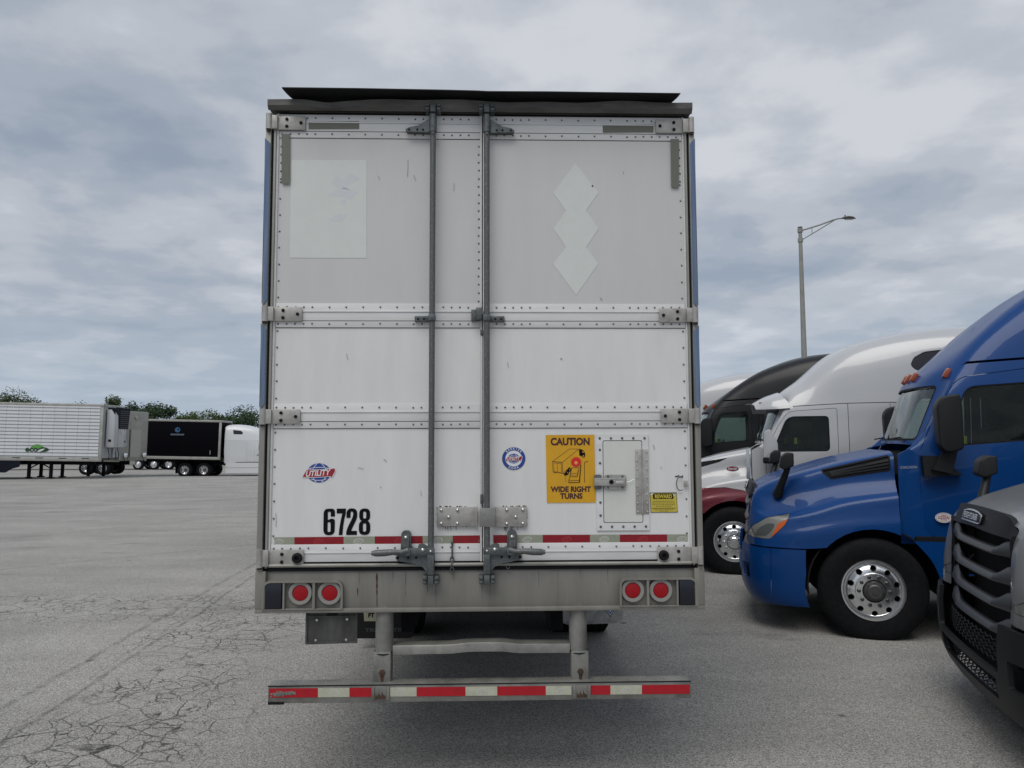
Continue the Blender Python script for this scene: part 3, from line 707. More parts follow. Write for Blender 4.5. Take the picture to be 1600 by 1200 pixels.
        wing = [(xr_, z+.055), (xr_+q*.03, z+.045), (xr_+q*.09, z+.008), (xr_+q*.15, z-.006), (xr_+q*.166, z-.018), (xr_+q*.155, z-.03), (xr_+q*.02, z-.034), (xr_, z-.034)]
        MB().prism(wing, 'y', -.048, -.0075).build('top_bracket', m_galv_dark, r)
        MB().tube([(xr_, -.055, z-.036), (xr_, -.055, z+.07)], .0225, 14).build('sleeve', m_galv_dark, r, smooth=50)
        for dx, dz in ((.145, -.018), (.095, -.018), (.06, -.018)): MB().lathe([(.007, -.048), (.005, -.053), (0, -.053)], 8, c=(xr_+q*dx, 0, z+dz)).build('bolt', m_rubber, r)
        MB().lathe([(.009, -.07), (.007, -.079), (0, -.08)], 10, c=(xr_, 0, z-.05)).build('bolt', m_galv, r, smooth=50)
        # middle bracket
        z = pz(496.5, 680, -.05)
        MB().box(xr_-.022, xr_+.022, -.079, -.05, z-.018, z+.018, .004).build('guide', m_galv_dark, r, smooth=40)
        MB().box(xr_+q*.018, xr_+q*.105, -.03, -.0065, z-.0175, z+.0175, .004).build('guide_plate', m_galv_dark, r, smooth=40)
        for dx in (.05, .085): MB().lathe([(.007, -.03), (.005, -.035), (0, -.035)], 8, c=(xr_+q*dx, 0, z)).build('bolt', m_rubber, r)
        # lower bracket below the handle
        zt3, zb3 = pz(865, 670, -.05), pz(894, 670, -.05)
        gus = [(xr_-q*.02, zt3), (xr_+q*.19, zt3-.002), (xr_+q*.205, zt3-.02), (xr_+q*.19, zt3-.038), (xr_+q*.09, zt3-.055), (xr_+q*.045, zt3-.075), (xr_+q*.022, zb3), (xr_-q*.02, zb3)]
        MB().prism(gus, 'y', -.05, -.0075).build('lower_bracket', m_galv_dark, r)
        MB().box(xr_-.019, xr_+.019, -.078, -.0505, zb3-.01, zt3-.003, .005).build('sleeve', m_galv_dark, r, smooth=40)
        MB().box(xr_-q*.02, xr_+q*.205, -.07, -.0505, zt3-.004, zt3+.003, .001).build('bracket_shelf', m_galv, r)
        for dx in (.19, .13, .085): MB().lathe([(.008, -.05), (.006, -.055), (0, -.055)], 8, c=(xr_+q*dx, 0, zt3-.02)).build('bolt', m_rubber, r)
        # handle
        zh = pz(858, 640, -.05)
        h = MB().box(xr_-q*.022, xr_+q*.15, -.074, -.056, zh-.024, zh+.012, .004).build('handle', m_galv_dark, r, smooth=40)
        MB().prism(rpoly([(xr_+q*.005, zh+.012), (xr_-q*.018, zh+.06), (xr_-q*.018, zh-.01), (xr_+q*.075, zh-.01), (xr_+q*.07, zh+.033), (xr_+q*.04, zh+.036)], .008, 3), 'y', -.071, -.057).build('handle_plate', m_galv_dark, h)
        pts = [(xr_+q*.13, -.07, zh-.002), (xr_+q*.17, -.082, zh-.010), (xr_+q*.215, -.085, zh-.008), (xr_+q*.26, -.085, zh-.012), (xr_+q*.31, -.083, zh-.014), (xr_+q*.335, -.082, zh-.014)]
        MB().tube(pts, [.018, .014, .0165, .0195, .019, .012], 12, flat=1.0).build('grip', m_galv, h, smooth=60)
        # hasp standing over the handle
        zc = pz(833+2, 625, -.05)
        hp = MB().prism(rpoly([(xr_+q*.115, zh+.0), (xr_+q*.175, zh+.0), (xr_+q*.172, pz(832, 625, -.05)+.012), (xr_+q*.118, pz(832, 625, -.05)+.012)], [.004, .004, .025, .025], 5), 'y', -.04, -.0075).build('hasp', m_galv_dark, h)
        MB().prism(rpoly([(xr_+q*.126, zh+.01), (xr_+q*.166, zh+.01), (xr_+q*.164, pz(835, 625, -.05)+.004), (xr_+q*.126, pz(835, 625, -.05)+.004)], [.004, .004, .02, .02], 5), 'y', -.052, -.041).build('hasp_cover', m_galv, h)
        MB().lathe([(.011, -.052), (.009, -.058), (0, -.060)], 12, c=(xr_+q*.145, 0, pz(835, 625, -.05)-.014)).build('rivet', m_polish, h, smooth=60)
        MB().box(xr_+q*.115, xr_+q*.175, -.082, -.074, zh-.03, zh+.004, .003).build('latch', m_galv_dark, h, smooth=40)
        for dx, dz, rr_ in ((.045, .002, .0115), (.0, -.006, .008)): MB().lathe([(rr_, -.074), (rr_*.8, -.08), (0, -.083)], 12, c=(xr_+q*dx, 0, zh+dz)).build('rivet', m_polish, h, smooth=60)
        return xr_, r
    xrl, RL = rod(677, 673.5, -1, DL)
    xrr, RR = rod(762.5, 759.5, 1, DR)
    # gas strut like thin bar left of the right rod
    (xt, zt_), (xb_, zb_) = TP(753.5, 520, -.03), TP(751.5, 780, -.03)
    g = MB().tube([(xt-.001, -.03, zt_-.02), (xt-.001, -.03, zb_+.03)], .0062, 10).build('hold_open_rod', m_chrome, DL, smooth=60)
    MB().box(xt-.010, xt+.008, -.036, -.012, zt_-.012, zt_+.022, .004).build('rod_end', m_galv_dark, g, smooth=40)
    MB().box(xt-.010, xt+.008, -.036, -.012, zb_-.025, zb_+.03, .004).build('rod_end', m_galv_dark, g, smooth=40)
    # catch block at the seam
    x, z = TP(747.5, 492, -.04)
    c = MB().box(x-.040, x-.008, -.035, -.0065, z-.035, z+.035, .004).build('seam_catch', m_galv_dark, DL, smooth=40)
    MB().box(x-.012, x+.026, -.052, -.01, z-.03, z+.045, .006).build('catch_arm', m_galv_dark, c, smooth=40)
    MB().box(x+.024, x+.048, -.050, -.03, z-.0, z+.022, .003).build('catch_pin', m_galv_dark, c, smooth=40)
    # ---- big plate hinge clamp across the rods
    for s, q, d in ((-1, (682, 792, 743, 822), DL), (1, (771, 792, 822, 823), DR)):
        x0, z1 = TP(q[0], q[1], -.02); x1, z0 = TP(q[2], q[3], -.02)
        c = MB().box(x0, x1, -.022, -.0015, z0, z1, .002).build('clamp_plate', m_hinge, d, smooth=40)
        sx = x0 if s < 0 else x1
        for fx, fz in ((.10, .86), (.50, .86), (.28 if 1 else 0, .5), (.10, .16), (.50, .16)):
            w_ = .235
            MB().lathe([(.0105, -.022), (.009, -.029), (0, -.032)], 12, c=(sx-s*fx*w_, 0, z0+(z1-z0)*fz)).build('rivet', m_polish, c, smooth=60)
        e = x1 if s < 0 else x0
        MB().box(e-.006, e+.006, -.030, -.0225, z0-.001, z1+.001, .002).build('clamp_lip', m_hinge, c, smooth=40)
        # sealant squeezed out round the plate
        mb = MB(); n = 26
        for i in range(n):
            t = random.random(); xx = x0+(x1-x0)*t; up = random.random() < .6
            if (s < 0 and xx > x1-.05) or (s > 0 and xx < x0+.05): continue
            mb.lathe([(random.uniform(.003, .0055), -.0013), (.003, -.004), (0, -.005)], 6, c=(xx, 0, z1+.002 if up else z0-.002))
        for i in range(12): mb.lathe([(random.uniform(.003, .005), -.0013), (.002, -.004), (0, -.005)], 6, c=(sx, 0, z0+(z1-z0)*random.random()))
        mb.build('sealant_beads', m_rust, c, kind='stuff')
        for i in range(7):
            xx = x0+(x1-x0)*random.uniform(.15, .75) if s < 0 else x0+(x1-x0)*random.uniform(.3, .85); l = random.uniform(.01, .035)
            flat('drip_stain', [[(xx-.0022, z0-.001), (xx+.0022, z0-.001), (xx+.0006, z0-l), (xx-.0006, z0-l)]], mat('drip', (.16, .15, .14), .7), c, -.0022, .0004)
    x0, z1 = TP(748, 794, -.1); x1, z0 = TP(771.5, 824, -.1)
    MB().box(x0, x1, -.078, -.073, z0, z1, .002).build('clamp_strap', mat('clamp strap', (.27, .27, .26), .45, .5, col2=(.22, .22, .21), scale=60), DR, smooth=40)
    # ---- reflective tape along the doors
    def tape(spans, y0, y1, d, yy, reds, whites, kx=0.0, mark='UTILITY'):
        for c, a, b, dr in spans:
            sl = kx
            P4 = [(a, y0+(a-600)*sl), (b, y0+(b-600)*sl), (b, y1+(b-600)*sl), (a, y1+(a-600)*sl)]
            o = flat('tape_segment', [pp(P4, yy)], reds if c == 'r' else whites, d(a) if callable(d) else d, yy, .0008)
            if dr is None: continue
            cx, cy = dr, (y0+y1)/2+(dr-600)*sl+.6
            x, z = TP(cx, cy, yy)
            lm = m_logo_w if c == 'w' else mat('faint red print', (.36, .03, .035), .4)
            flat('print_mark', [ell(x, z, .029, .0165, 20, R(8)), ell(x, z, .0255, .0135, 20, R(8))], lm, o, yy-.0008, .0004)
            lettering('UTILITY', .017, lm, o, x, yy-.0009, z, bold=.0004, sx=.8, rot=R(8), name='print_mark')
            flat('print_mark', [stroke([(x-.012, z-.011), (x+.010, z-.010)], .002), stroke([(x-.012, z+.010), (x+.010, z+.012)], .002)], lm, o, yy-.0009, .0004)
    dsel = lambda a: DL if a < 753 else DR
    tape([('w', 427, 458.5, 434), ('r', 458.5, 535.5, 496), ('w', 535.5, 584, 559), ('r', 584, 659, 622), ('w', 659, 706, 683), ('r', 706, 750.5, None)], 836.8, 849.6, DL, -.0032, m_red_tape, m_wtape, -.004)
    tape([('r', 769.5, 795, None), ('w', 795, 846.5, 822.5), ('r', 846.5, 920.5, 884), ('w', 920.5, 967, 942.5), ('r', 967, 1041, 1003), ('w', 1041, 1073, 1064)], 835.5, 848.4, DR, -.0032, m_red_tape, m_wtape, .0022)
    # ---- number
    def digit(ch):
        # heavy condensed numerals in a 10 x 22 box
        def rr(x0, z0, x1, z1, r): return rpoly([(x0, z0), (x1, z0), (x1, z1), (x0, z1)], r, 6)
        if ch == '8': return [rr(.2, 11.2, 9.8, 22, 4.6), rr(3.7, 13.6, 6.3, 19.4, 1.3)], [rr(0, 0, 10, 12.0, 4.8), rr(3.6, 2.7, 6.4, 9.6, 1.4)]
        if ch == '7': return [[(.3, 22), (9.9, 22), (9.9, 18.3), (8.6, 14), (7.4, 8), (6.6, 0), (2.7, 0), (3.4, 6), (4.7, 12.5), (6.2, 18), (.3, 18)]],
        if ch == '6': return [rpoly([(0, 0), (10, 0), (10, 13.2), (6.6, 13.8), (3.8, 12.4), (3.8, 16.5), (3.8, 19.4), (6.3, 19.4), (6.3, 15.4), (10, 15.4), (10, 22), (0, 22)], [4.6, 4.6, 3.2, 1.5, .2, .2, 1.0, 1.0, .1, .1, 4.4, 4.4], 6), rr(3.7, 2.6, 6.3, 10.8, 1.2)],
        if ch == '2': return [catm2([(.2, 14.2), (.1, 17.2), (.6, 20), (2.6, 21.8), (5, 22.1), (7.6, 21.7), (9.5, 19.8), (9.9, 16.8), (9.6, 14.2), (8.4, 11.2), (6.6, 7.8), (5.0, 4.4), (4.6, 3.4)])+[(9.8, 3.4), (9.8, 0), (.1, 0), (.1, 2.6), (1.2, 6)]+catm2([(1.2, 6), (3.0, 9.6), (5.0, 13.2), (6.0, 16), (6.2, 17.8), (5.9, 19.0), (5.0, 19.5), (4.2, 19.1), (3.9, 17.8), (3.9, 14.2)])[1:]],
    def catm2(p): return [tuple(q[:2]) for q in catmull([Vector((a, b, 0)) for a, b in p], 4)]
    for ch, a, b in (('6', 503.8, 522.4), ('7', 523.8, 539.6), ('2', 539.4, 557.4), ('8', 559.2, 577.8)):
        x0, z0 = TP(a, 834.3); x1, z1 = TP(b, 793)
        for grp in digit(ch):
            flat('numeral', [[(x0+(x1-x0)*q[0]/10, z0+(z1-z0)*q[1]/22) for q in c] for c in grp], m_ink, DL, -.0022-(.0005 if grp is not digit(ch)[0] and ch == '8' and grp[0][0][1] < 5 else 0), .0008)
    # ---- globe logo
    K5 = (390, 680, 4)
    def logo(cx, cy, sc, d, yy, small=False):
        x0, z0 = TP(cx, cy); k = (TP(cx+1, cy)[0]-x0)*sc
        f = lambda pts: [(x0+a*k, z0+b*k) for a, b in pts]
        g = flat('globe_emblem', [f(ell(0, 0, 20, 16.3, 40))], m_blueink, d, yy, .0006)
        for st in ([(-19, 6.5), (-8, 9), (8, 9), (19, 6.5)], [(-13, -10.5), (-5, -12.5), (6, -12.3), (13, -10)], [(-3, 16), (-9.5, 8), (-10, 0), (-9, -9), (-4, -16)], [(4, 16), (11, 8), (12.5, 0), (11, -8), (5, -16)]):
            s_ = [(p[0], p[1]) for p in catmull([Vector((a, b, 0)) for a, b in st], 5)]
            flat('meridian', [f(stroke(s_, 1.0))], m_wink, g, yy-.0006, .0004)
        ban = [(-27.5, -7), (-21, 4.5), (-8, 5.5), (8, 5.3), (27, 7.5), (27.5, 3), (22, -8), (20.5, -5.5), (10, -6.5), (-10, -7.6)]
        ban2 = [(a*1.05, b*1.13) for a, b in ban]
        flat('banner_edge', [f(ban2)], m_wink, g, yy-.0009, .0004)
        flat('banner', [f(ban)], m_crimson, g, yy-.0012, .0004)
        lettering('UTILITY', 13.5*k, m_wink, g, x0-.5*k, yy-.0016, z0-.8*k, bold=.35*k, shear=.3, rot=R(4), fitw=43*k, name='lettering')
        return g
    logo(497.5, 737, .92, DL, -.0022)
    x, z = TP(802, 716.5); k = TP(803, 716.5)[0]-x
    b = flat('round_badge', [ell(x, z, 18.2*k, 17.6*k, 48)], m_blueink, DR, -.0022, .0006)
    flat('badge_field', [ell(x, z, 13*k, 12.4*k, 40)], m_wink, b, -.0028, .0004)
    logo(802, 716.5, .47, b, -.0032)
    for word, rad, up in (('BARRIER', 15.3*k, 1), ('DOOR', 15.3*k, -1)):
        n = len(word)
        for i, ch in enumerate(word):
            a = (i-(n-1)/2)*R(15 if up > 0 else 17); 
            if up > 0: ax, az, ro = x+rad*math.sin(a), z+rad*math.cos(a), -a
            else: ax, az, ro = x+rad*math.sin(a), z-rad*math.cos(a), a
            lettering(ch, 4.2*k, m_wink, b, ax, -.0030, az, bold=.12*k, rot=ro, name='letter')
    # ---- caution sheet
    yy = -.0024; Kc = (840, 660, 8.57)
    sg = flat('caution_sheet', [pp([(852, 680), (928, 680), (929.5, 786), (853.5, 786)])], m_yellow, DR, yy, .0010)
    def tx(s_, cx, cy, hpx, wpx, m_=m_brown, bold=.06, par=None):
        x_, z_ = TP(cx, cy); kk = TP(cx+1, cy)[0]-x_; return lettering(s_, hpx/.72*kk, m_, par or sg, x_, yy-.0012, z_-.04*hpx*kk, bold=bold*hpx*kk, fitw=wpx*kk)
    tx('CAUTION', 890.2, 690.6, 11, 61); tx('WIDE RIGHT', 890.8, 765, 8.2, 63); tx('TURNS', 891.5, 775.6, 8.2, 35)
    SL = []
    for pts, wd in (([(195, 525), (420, 360), (550, 362)], 5), ([(330, 535), (545, 362)], 5), ([(190, 527), (200, 668), (345, 690)], 5), ([(190, 527), (322, 540), (330, 688)], 6), ([(190, 525), (330, 538)], 5), ([(208, 545), (212, 660)], 4), ([(308, 552), (314, 680)], 5), ([(208, 545), (308, 552)], 4), ([(212, 658), (314, 676)], 4), ([(254, 548), (258, 668)], 4), ([(205, 668), (240, 680)], 8),
                    ([(670, 530), (635, 532), (620, 550), (618, 590), (620, 808)], 7), ([(330, 686), (430, 600)], 5), ([(365, 715), (367, 732)], 6), ([(367, 748), (369, 765)], 6), ([(370, 782), (372, 798)], 6),
                    ([(452, 612), (545, 612), (523, 735), (425, 730), (452, 612)], 4), ([(432, 690), (530, 690)], 4), ([(425, 715), (523, 722)], 4), ([(448, 612), (405, 805)], 6), ([(410, 778), (545, 782)], 5), ([(538, 640), (525, 720)], 9)):
        if pts[0] == pts[-1]:
            for a_, b_ in zip(pts, pts[1:]): SL.append(pp(stroke([a_, b_], wd), 0, Kc))
        else: SL.append(pp(stroke(pts, wd), 0, Kc))
    for i, q in enumerate(SL): flat('line_drawing', [q], m_brown, sg, yy-.0010-.00003*i, .0004)
    flat('line_drawing', [pp([(548, 362), (580, 366), (610, 385), (628, 415), (630, 450), (618, 475), (598, 474), (590, 458), (552, 450)], 0, Kc)], m_ink, sg, yy-.0022, .0004)
    flat('line_drawing', [pp([(590, 392), (612, 398), (616, 410), (594, 410)], 0, Kc)], m_yellow, sg, yy-.0026, .0004)
    flat('line_drawing', [pp(ell(607, 455, 9, 11, 12), 0, Kc)], m_yellow, sg, yy-.0026, .0004)
    flat('line_drawing', [pp([(345, 690), (375, 660), (405, 612), (425, 608), (440, 628), (436, 655), (412, 668), (405, 700), (380, 712), (345, 712)], 0, Kc)], m_ink, sg, yy-.0022, .0004)
    flat('line_drawing', [pp(ell(422, 638, 5, 10, 10), 0, Kc)], m_yellow, sg, yy-.0026, .0004); flat('line_drawing', [pp(ell(392, 676, 5, 8, 10), 0, Kc)], m_yellow, sg, yy-.0026, .0004)
    flat('line_drawing', [pp([(544, 805), (566, 572), (576, 572), (556, 812), (405, 812), (405, 804)], 0, Kc)], m_ink, sg, yy-.0022, .0004)
    st = []
    for i in range(40):
        r_ = 74 if i % 2 == 0 else 56; a = 2*math.pi*i/40; st.append((508+r_*math.cos(a), 534+r_*1.0*math.sin(a)))
    flat('starburst', [pp(st, 0, Kc)], m_redink, sg, yy-.0028, .0004)
    flat('starburst', [pp(ell(507, 545, 21, 24, 16), 0, Kc)], mat('pale orange ink', (.75, .32, .08), .5), sg, yy-.0033, .0004)
    # ---- reward sticker
    rw = flat('reward_sticker', [pp([(1014, 771), (1056, 771), (1057.5, 802), (1015.5, 802)])], m_ink, DR, -.0024, .0010)
    flat('sticker_field', [pp([(1014.8, 772.5), (1055.4, 772.5), (1056.8, 801.3), (1016, 801.3)])], m_yellow2, rw, -.0031, .0004)
    flat('sticker_title', [pp(rpoly([(1019, 773), (1051, 773), (1051, 781), (1019, 781)], 1.5))], m_ink, rw, -.0035, .0004)
    x_, z_ = TP(1035.3, 777); kk = TP(1036, 777)[0]-TP(1035, 777)[0]; lettering('REWARD', 8*kk, m_yellow2, rw, x_, -.0041, z_-.2*kk, bold=.35*kk, fitw=27*kk)
    li = []
    for i, (y, w_, th) in enumerate(((784.5, 33, .9), (787.2, 36, .9), (789.9, 36, .9), (792.5, 24, .8), (795.6, 37, 1.6), (798, 28, .9), (799.9, 12, .7))):
        x = 1035.8-w_/2
        while x < 1035.8+w_/2:
            l = random.uniform(1.2, 3.6); li.append(pp([(x, y-th/2), (min(x+l, 1036+w_/2), y-th/2), (min(x+l, 1036+w_/2), y+th/2), (x, y+th/2)])); x += l+.8
    flat('fine_print', li, mat('fine print ink', (.12, .10, .02), .6), rw, -.0036, .0004, kind='stuff')
    for tri in ([(1015, 772), (1021, 772), (1015.5, 775.5)], [(1049.5, 772), (1053.5, 776), (1051.5, 777)]): flat('peeled_corner', [pp(tri)], m_clean, rw, -.0044, .0004)
    # ---- access hatch
    hx = [TP(930, 677.5), TP(1010.5, 681), TP(1014.5, 830), TP(931.5, 827)]
    x0, x1 = (hx[0][0]+hx[3][0])/2, (hx[1][0]+hx[2][0])/2; z1, z0 = pz(680, 970), pz(829.5, 970)
    ix0, ix1, iz1, iz0 = pxx(941, 760), pxx(1003, 760), pz(689, 970), pz(817.8, 970)
    hole = rpoly([(ix0, iz0), (ix1, iz0), (ix1, iz1), (ix0, iz1)], .012, 4)
    hf = link('access_hatch', boolean(P_([(x0, z0), (x1, z0), (x1, z1), (x0, z1)], 'y', -.009, -.0014), [('DIFFERENCE', P_(hole, 'y', -.02, .01))]), m_band, DR, smooth=40)
    hole2 = rpoly([(ix0+.004, iz0+.004), (ix1-.004, iz0+.004), (ix1-.004, iz1-.004), (ix0+.004, iz1-.004)], .010, 4)
    MB().box(ix0+.0002, ix1-.0002, -.0030, -.0016, iz0+.0002, iz1-.0002).build('hatch_gasket', m_groove, hf)
    MB().prism(hole2, 'y', -.0085, -.0032).build('hatch_door', mat('yellowed hatch paint', (.60, .615, .575), .5, col2=(.56, .575, .54), scale=4), hf)
    for fx in [i/4 for i in range(5)]:
        for z in (z0+.022, z1-.022): MB().lathe([(.0078, -.009), (.006, -.0125), (0, -.013)], 10, c=(x0+.022+(x1-x0-.044)*fx, 0, z)).build('bolt', m_galv_dark, hf, smooth=50)
    for fz in (.155, .29, .43, .57, .70, .84):
        if abs(fz-.5) > .1: MB().lathe([(.0078, -.009), (.006, -.0125), (0, -.013)], 10, c=(x0+.022, 0, z0+(z1-z0)*fz)).build('bolt', m_galv_dark, hf, smooth=50)
    a, b = pxx(991.5, 755), pxx(1012, 755); zc1, zc0 = pz(703.5, 1000), pz(804, 1000)
    hh = MB().box(a, b, -.0125, -.0095, zc0, zc1, .001).build('hatch_hinge', m_hinge, hf, smooth=40)
    MB().tube([((a+b)/2, -.0135, zc0-.001), ((a+b)/2, -.0135, zc1+.001)], .0045, 8).build('hinge_knuckle', m_hinge, hh, smooth=60)
    for i in range(8):
        for x in (a+.010, b-.010): MB().lathe([(.0065, -.0125), (.005, -.016), (0, -.017)], 8, c=(x, 0, zc0+.014+(zc1-zc0-.028)*i/7)).build('rivet', m_polish, hh, smooth=50)
    # hatch latch
    x0, z1 = TP(927.5, 747.5, -.03); x1, z0 = TP(976, 760, -.03)
    xb0, xb1 = pxx(943, 752), pxx(976.5, 752); zb1_, zb0_ = pz(742.5, 950), pz(765, 950)
    lt = MB().prism(rpoly([(xb0, zb0_), (xb1, zb0_), (xb1, zb1_), (xb0, zb1_)], .014, 4), 'y', -.022, -.0095).build('hatch_latch', m_hinge, hf)
    MB().box(x0, x1, -.036, -.0225, z0, z1, .003).build('latch_bar', m_hinge, lt, smooth=40)
    MB().box(x0, x1, -.0375, -.0362, z1-.006, z1-.001).build('bar_edge', m_polish, lt)
    xx, zz_ = TP(934, 752, -.02); MB().prism(rpoly([(xx-.024, z0-.022), (xx+.020, z0-.022), (xx+.020, z1+.018), (xx-.024, z1+.018)], .012, 4), 'y', -.0215, -.0095).build('latch_foot', m_galv, lt)
    MB().lathe([(.013, -.036), (.013, -.042), (.009, -.044), (.006, -.044), (.006, -.038), (0, -.038)], 16, c=(pxx(954, 753, -.03), 0, (z0+z1)/2)).build('lock_knob', m_rubber, lt, smooth=40)
    MB().box(pxx(961, 752, -.03), pxx(973, 752, -.03), -.040, -.0362, (z0+z1)/2-.012, (z0+z1)/2+.004, .002).build('padlock_tab', m_polish, lt, smooth=40)
    for i in range(4): MB().lathe([(.007, -.022), (.005, -.027), (0, -.028)], 8, c=(xb0+.02+(i % 2)*.085, 0, (zb0_+.010, zb1_-.010)[i//2])).build('bolt', m_galv_dark, lt, smooth=50)
    MB().tube([(xb1+.002, -.02, (z0+z1)/2-.004), (xb1+.02, -.024, (z0+z1)/2+.002), (xb1+.045, -.02, (z0+z1)/2+.013)], .0012, 5).build('seal_wire', m_polish, lt)
    # cable loop near the right edge
    x, z = TP(1071, 757.5, -.02)
    cl = MB().box(x-.012, x+.010, -.022, -.0105, z-.018, z+.018, .004).build('loop_bracket', m_hinge, DR, smooth=40)
    pts = []
    for i in range(15):
        a = R(55+i*250/14); pts.append((x-.032+.024*math.cos(a), -.016, z+.040*math.sin(a)))
    MB().tube(pts, .0028, 6).build('cable_loop', m_galv_dark, cl, smooth=60)
    for i in range(6): MB().lathe([(.0045, -.0015), (.003, -.0045), (0, -.005)], 6, c=(x-.055+i*.008, 0, z+.043+random.uniform(-.004, .004))).build('bead', m_rubber, cl)
    # ---- chains
    def chain(px, pt, pb, rd):
        x, zt_ = TP(px, pt, -.03); _, zb_ = TP(px, pb, -.03)
        c = MB().tube([(x, -.018, zt_), (x, -.022, (zt_+zb_)/2-.01)], .005, 8).build('chain_pin', m_galv_dark, rd, smooth=60)
        MB().lathe([(.009, 0), (.009, -.012), (0, -.014)], 10, c=(x, -.008, zt_)).build('stud', m_galv_dark, c, smooth=50)
        z = (zt_+zb_)/2-.012; k = 0
        while z > zb_+.01:
            pts = [(x+.0105*math.cos(a)*(1 if k % 2 == 0 else .25), -.026+.009*math.cos(a)*(0 if k % 2 == 0 else 1), z+.019*math.sin(a)) for a in [2*math.pi*i/14 for i in range(15)]]
            MB().tube(pts, .0036, 6, cap=False).build('chain_link', m_galv_dark, c, smooth=60); z -= .030; k += 1
    chain(705, 848, 894, DL); chain(792, 868, 893, DR)
    # ---- under-ride guard
    yb = -.06
    zt_g, zb_g = pz(1067.5, 750, yb), pz(1095, 750, yb)
    xl_, xr2 = TP(416, 1080, yb)[0], TP(1077, 1080, yb)[0]
    g = MB(); g.box(xl_, xr2, yb, yb+.006, zb_g, zt_g, .002); g.box(xl_, xr2, yb+.007, yb+.105, zt_g-.006, zt_g, .001); g.box(xl_, xr2, yb+.007, yb+.105, zb_g, zb_g+.006, .001)
    me = g.mesh('guard_bar')
    G = link('guard_bar', me, m_bar, T, smooth=30)
    MB().box(xl_, xr2, yb-.003, yb-.0002, zt_g-.004, zt_g+.0015).build('bar_edge', m_rubber, G)
    MB().box(xl_, xl_+.09, yb-.004, yb+.03, zb_g-.006, zb_g+.010, .003).build('bent_edge', m_rubber, G)
    mb = MB()
    for i in range(90): mb.lathe([(.003, 0), (.003, .001), (0, .001)], 6, axis='z', c=(xl_+.05+(xr2-xl_-.1)*i/89, yb+.05+.03*(i % 2), zt_g))
    mb.build('bar_perforations', m_polish, G, kind='stuff')
    tape([('r', 417.5, 494, None), ('w', 494, 543, 519), ('r', 543, 580.5, None), ('w', 606.5, 648, 623), ('r', 648, 724.5, None), ('w', 724.5, 774, 749), ('r', 774, 850, None), ('w', 850, 890, 874), ('r', 917.5, 951, None), ('w', 951, 1000, 975), ('r', 1000, 1075, None)],
         1073, 1087.3, G, yb-.003, m_red_tape2, m_wtape2, -.0035)
    # scrape on the left end
    mb = MB()
    for i in range(170):
        t = random.random(); x, z = TP(420+t*39, 1082.5+random.gauss(0, 1.7)*(1-.4*t)-1.2*t, yb-.004); mb.lathe([(random.uniform(.002, .0065), yb-.0041), (.001, yb-.0055), (0, yb-.006)], 6, c=(x, 0, z))
    mb.build('scraped_patch', m_bar, G, kind='stuff')
    for cx, b0, s in ((598, 594, -1), (901, 903, 1)):
        x, _ = TP(cx, 985, .03); za_ = zb0+.03; zmid_ = pz(1017, cx, .03)
        up = MB(); up.tube([(x, .045, za_), (x, .045, zmid_)], .052, 20)
        p = up.build('guard_upright', m_bar, T, smooth=50)
        xx = TP(b0+1, 1040, 0)[0]
        MB().box(xx-.052, xx+.048, -.012, .09, pz(1065.5, cx, 0), zmid_+.006, .006).build('lower_post', m_bar, p, smooth=40)
        MB().tube([(x-.053, .04, zmid_+.006), (x-.04, -.008, zmid_-.003), (x, -.016, zmid_-.006), (x+.04, -.008, zmid_-.003), (x+.053, .04, zmid_+.006)], .004, 6).build('weld_bead', m_rubber, p)
        MB().lathe([(.020, -.012), (.018, -.018), (.0, -.02)], 6, c=(xx, 0, pz(1049, cx, 0))).build('rusty_bolt', m_rust, p)
        zz = pz(1051, cx, 0); flat('rust_run', [[(xx-.012, zz), (xx+.012, zz), (xx+.007, zz-.05), (xx-.005, zz-.055)]], m_rust, p, -.0132, .0005)
        f = MB(); f.box(xx-.050, xx-.034, yb-.012, -.013, pz(1092, cx, yb), pz(1065, cx, 0)-.002, .002); f.box(xx+.034, xx+.050, yb-.012, -.013, pz(1092, cx, yb), pz(1065, cx, 0)-.002, .002)
        f.box(xx-.033, xx+.033, yb-.009, yb-.0035, pz(1091, cx, yb), pz(1070, cx, yb), .001); f.build('bar_bracket', m_bar, p, smooth=30)
        flat('rust_patch', [[(xx-.03, pz(1090, cx, yb)), (xx+.03, pz(1090, cx, yb)), (xx+.028, pz(1085, cx, yb)), (xx+.014, pz(1083, cx, yb)), (xx+.010, pz(1078, cx, yb)), (xx+.002, pz(1086, cx, yb)), (xx-.010, pz(1080, cx, yb)), (xx-.016, pz(1086, cx, yb)), (xx-.028, pz(1082, cx, yb))]], m_rust, p, yb-.0095, .0005)
        f = None
    xa_, xb2 = TP(611, 1013, .02)[0], TP(888, 1013, .02)[0]
    mb = MB(); n = 40
    for i in range(n+1):
        t = i/n; x = xa_+(xb2-xa_)*t; dz = .016*math.sin(math.pi*t)**1+.010*(smst(.30, .45, t)-smst(.6, .72, t)); yo = .02-.05*math.sin(math.pi*t)
        z1_ = pz(1008, 612, .02)+dz; z0_ = pz(1022, 612, .02)+dz
        mb.v += [(x, yo, z0_), (x, yo, z1_-.006), (x, yo+.004, z1_), (x, yo+.09, z1_+.002), (x, yo+.09, z0_)]
    for i in range(n):
        for j in range(5): mb.f.append((i*5+j, i*5+(j+1) % 5, (i+1)*5+(j+1) % 5, (i+1)*5+j))
    mb.f.append((0, 1, 2, 3, 4)); mb.f.append((n*5+4, n*5+3, n*5+2, n*5+1, n*5))
    mb.build('guard_crossbar', m_bar, T, smooth=35)
    # licence plate holder
    hq = pp([(476, 955), (557.5, 954), (556, 1003), (475.5, 1005)], .03)
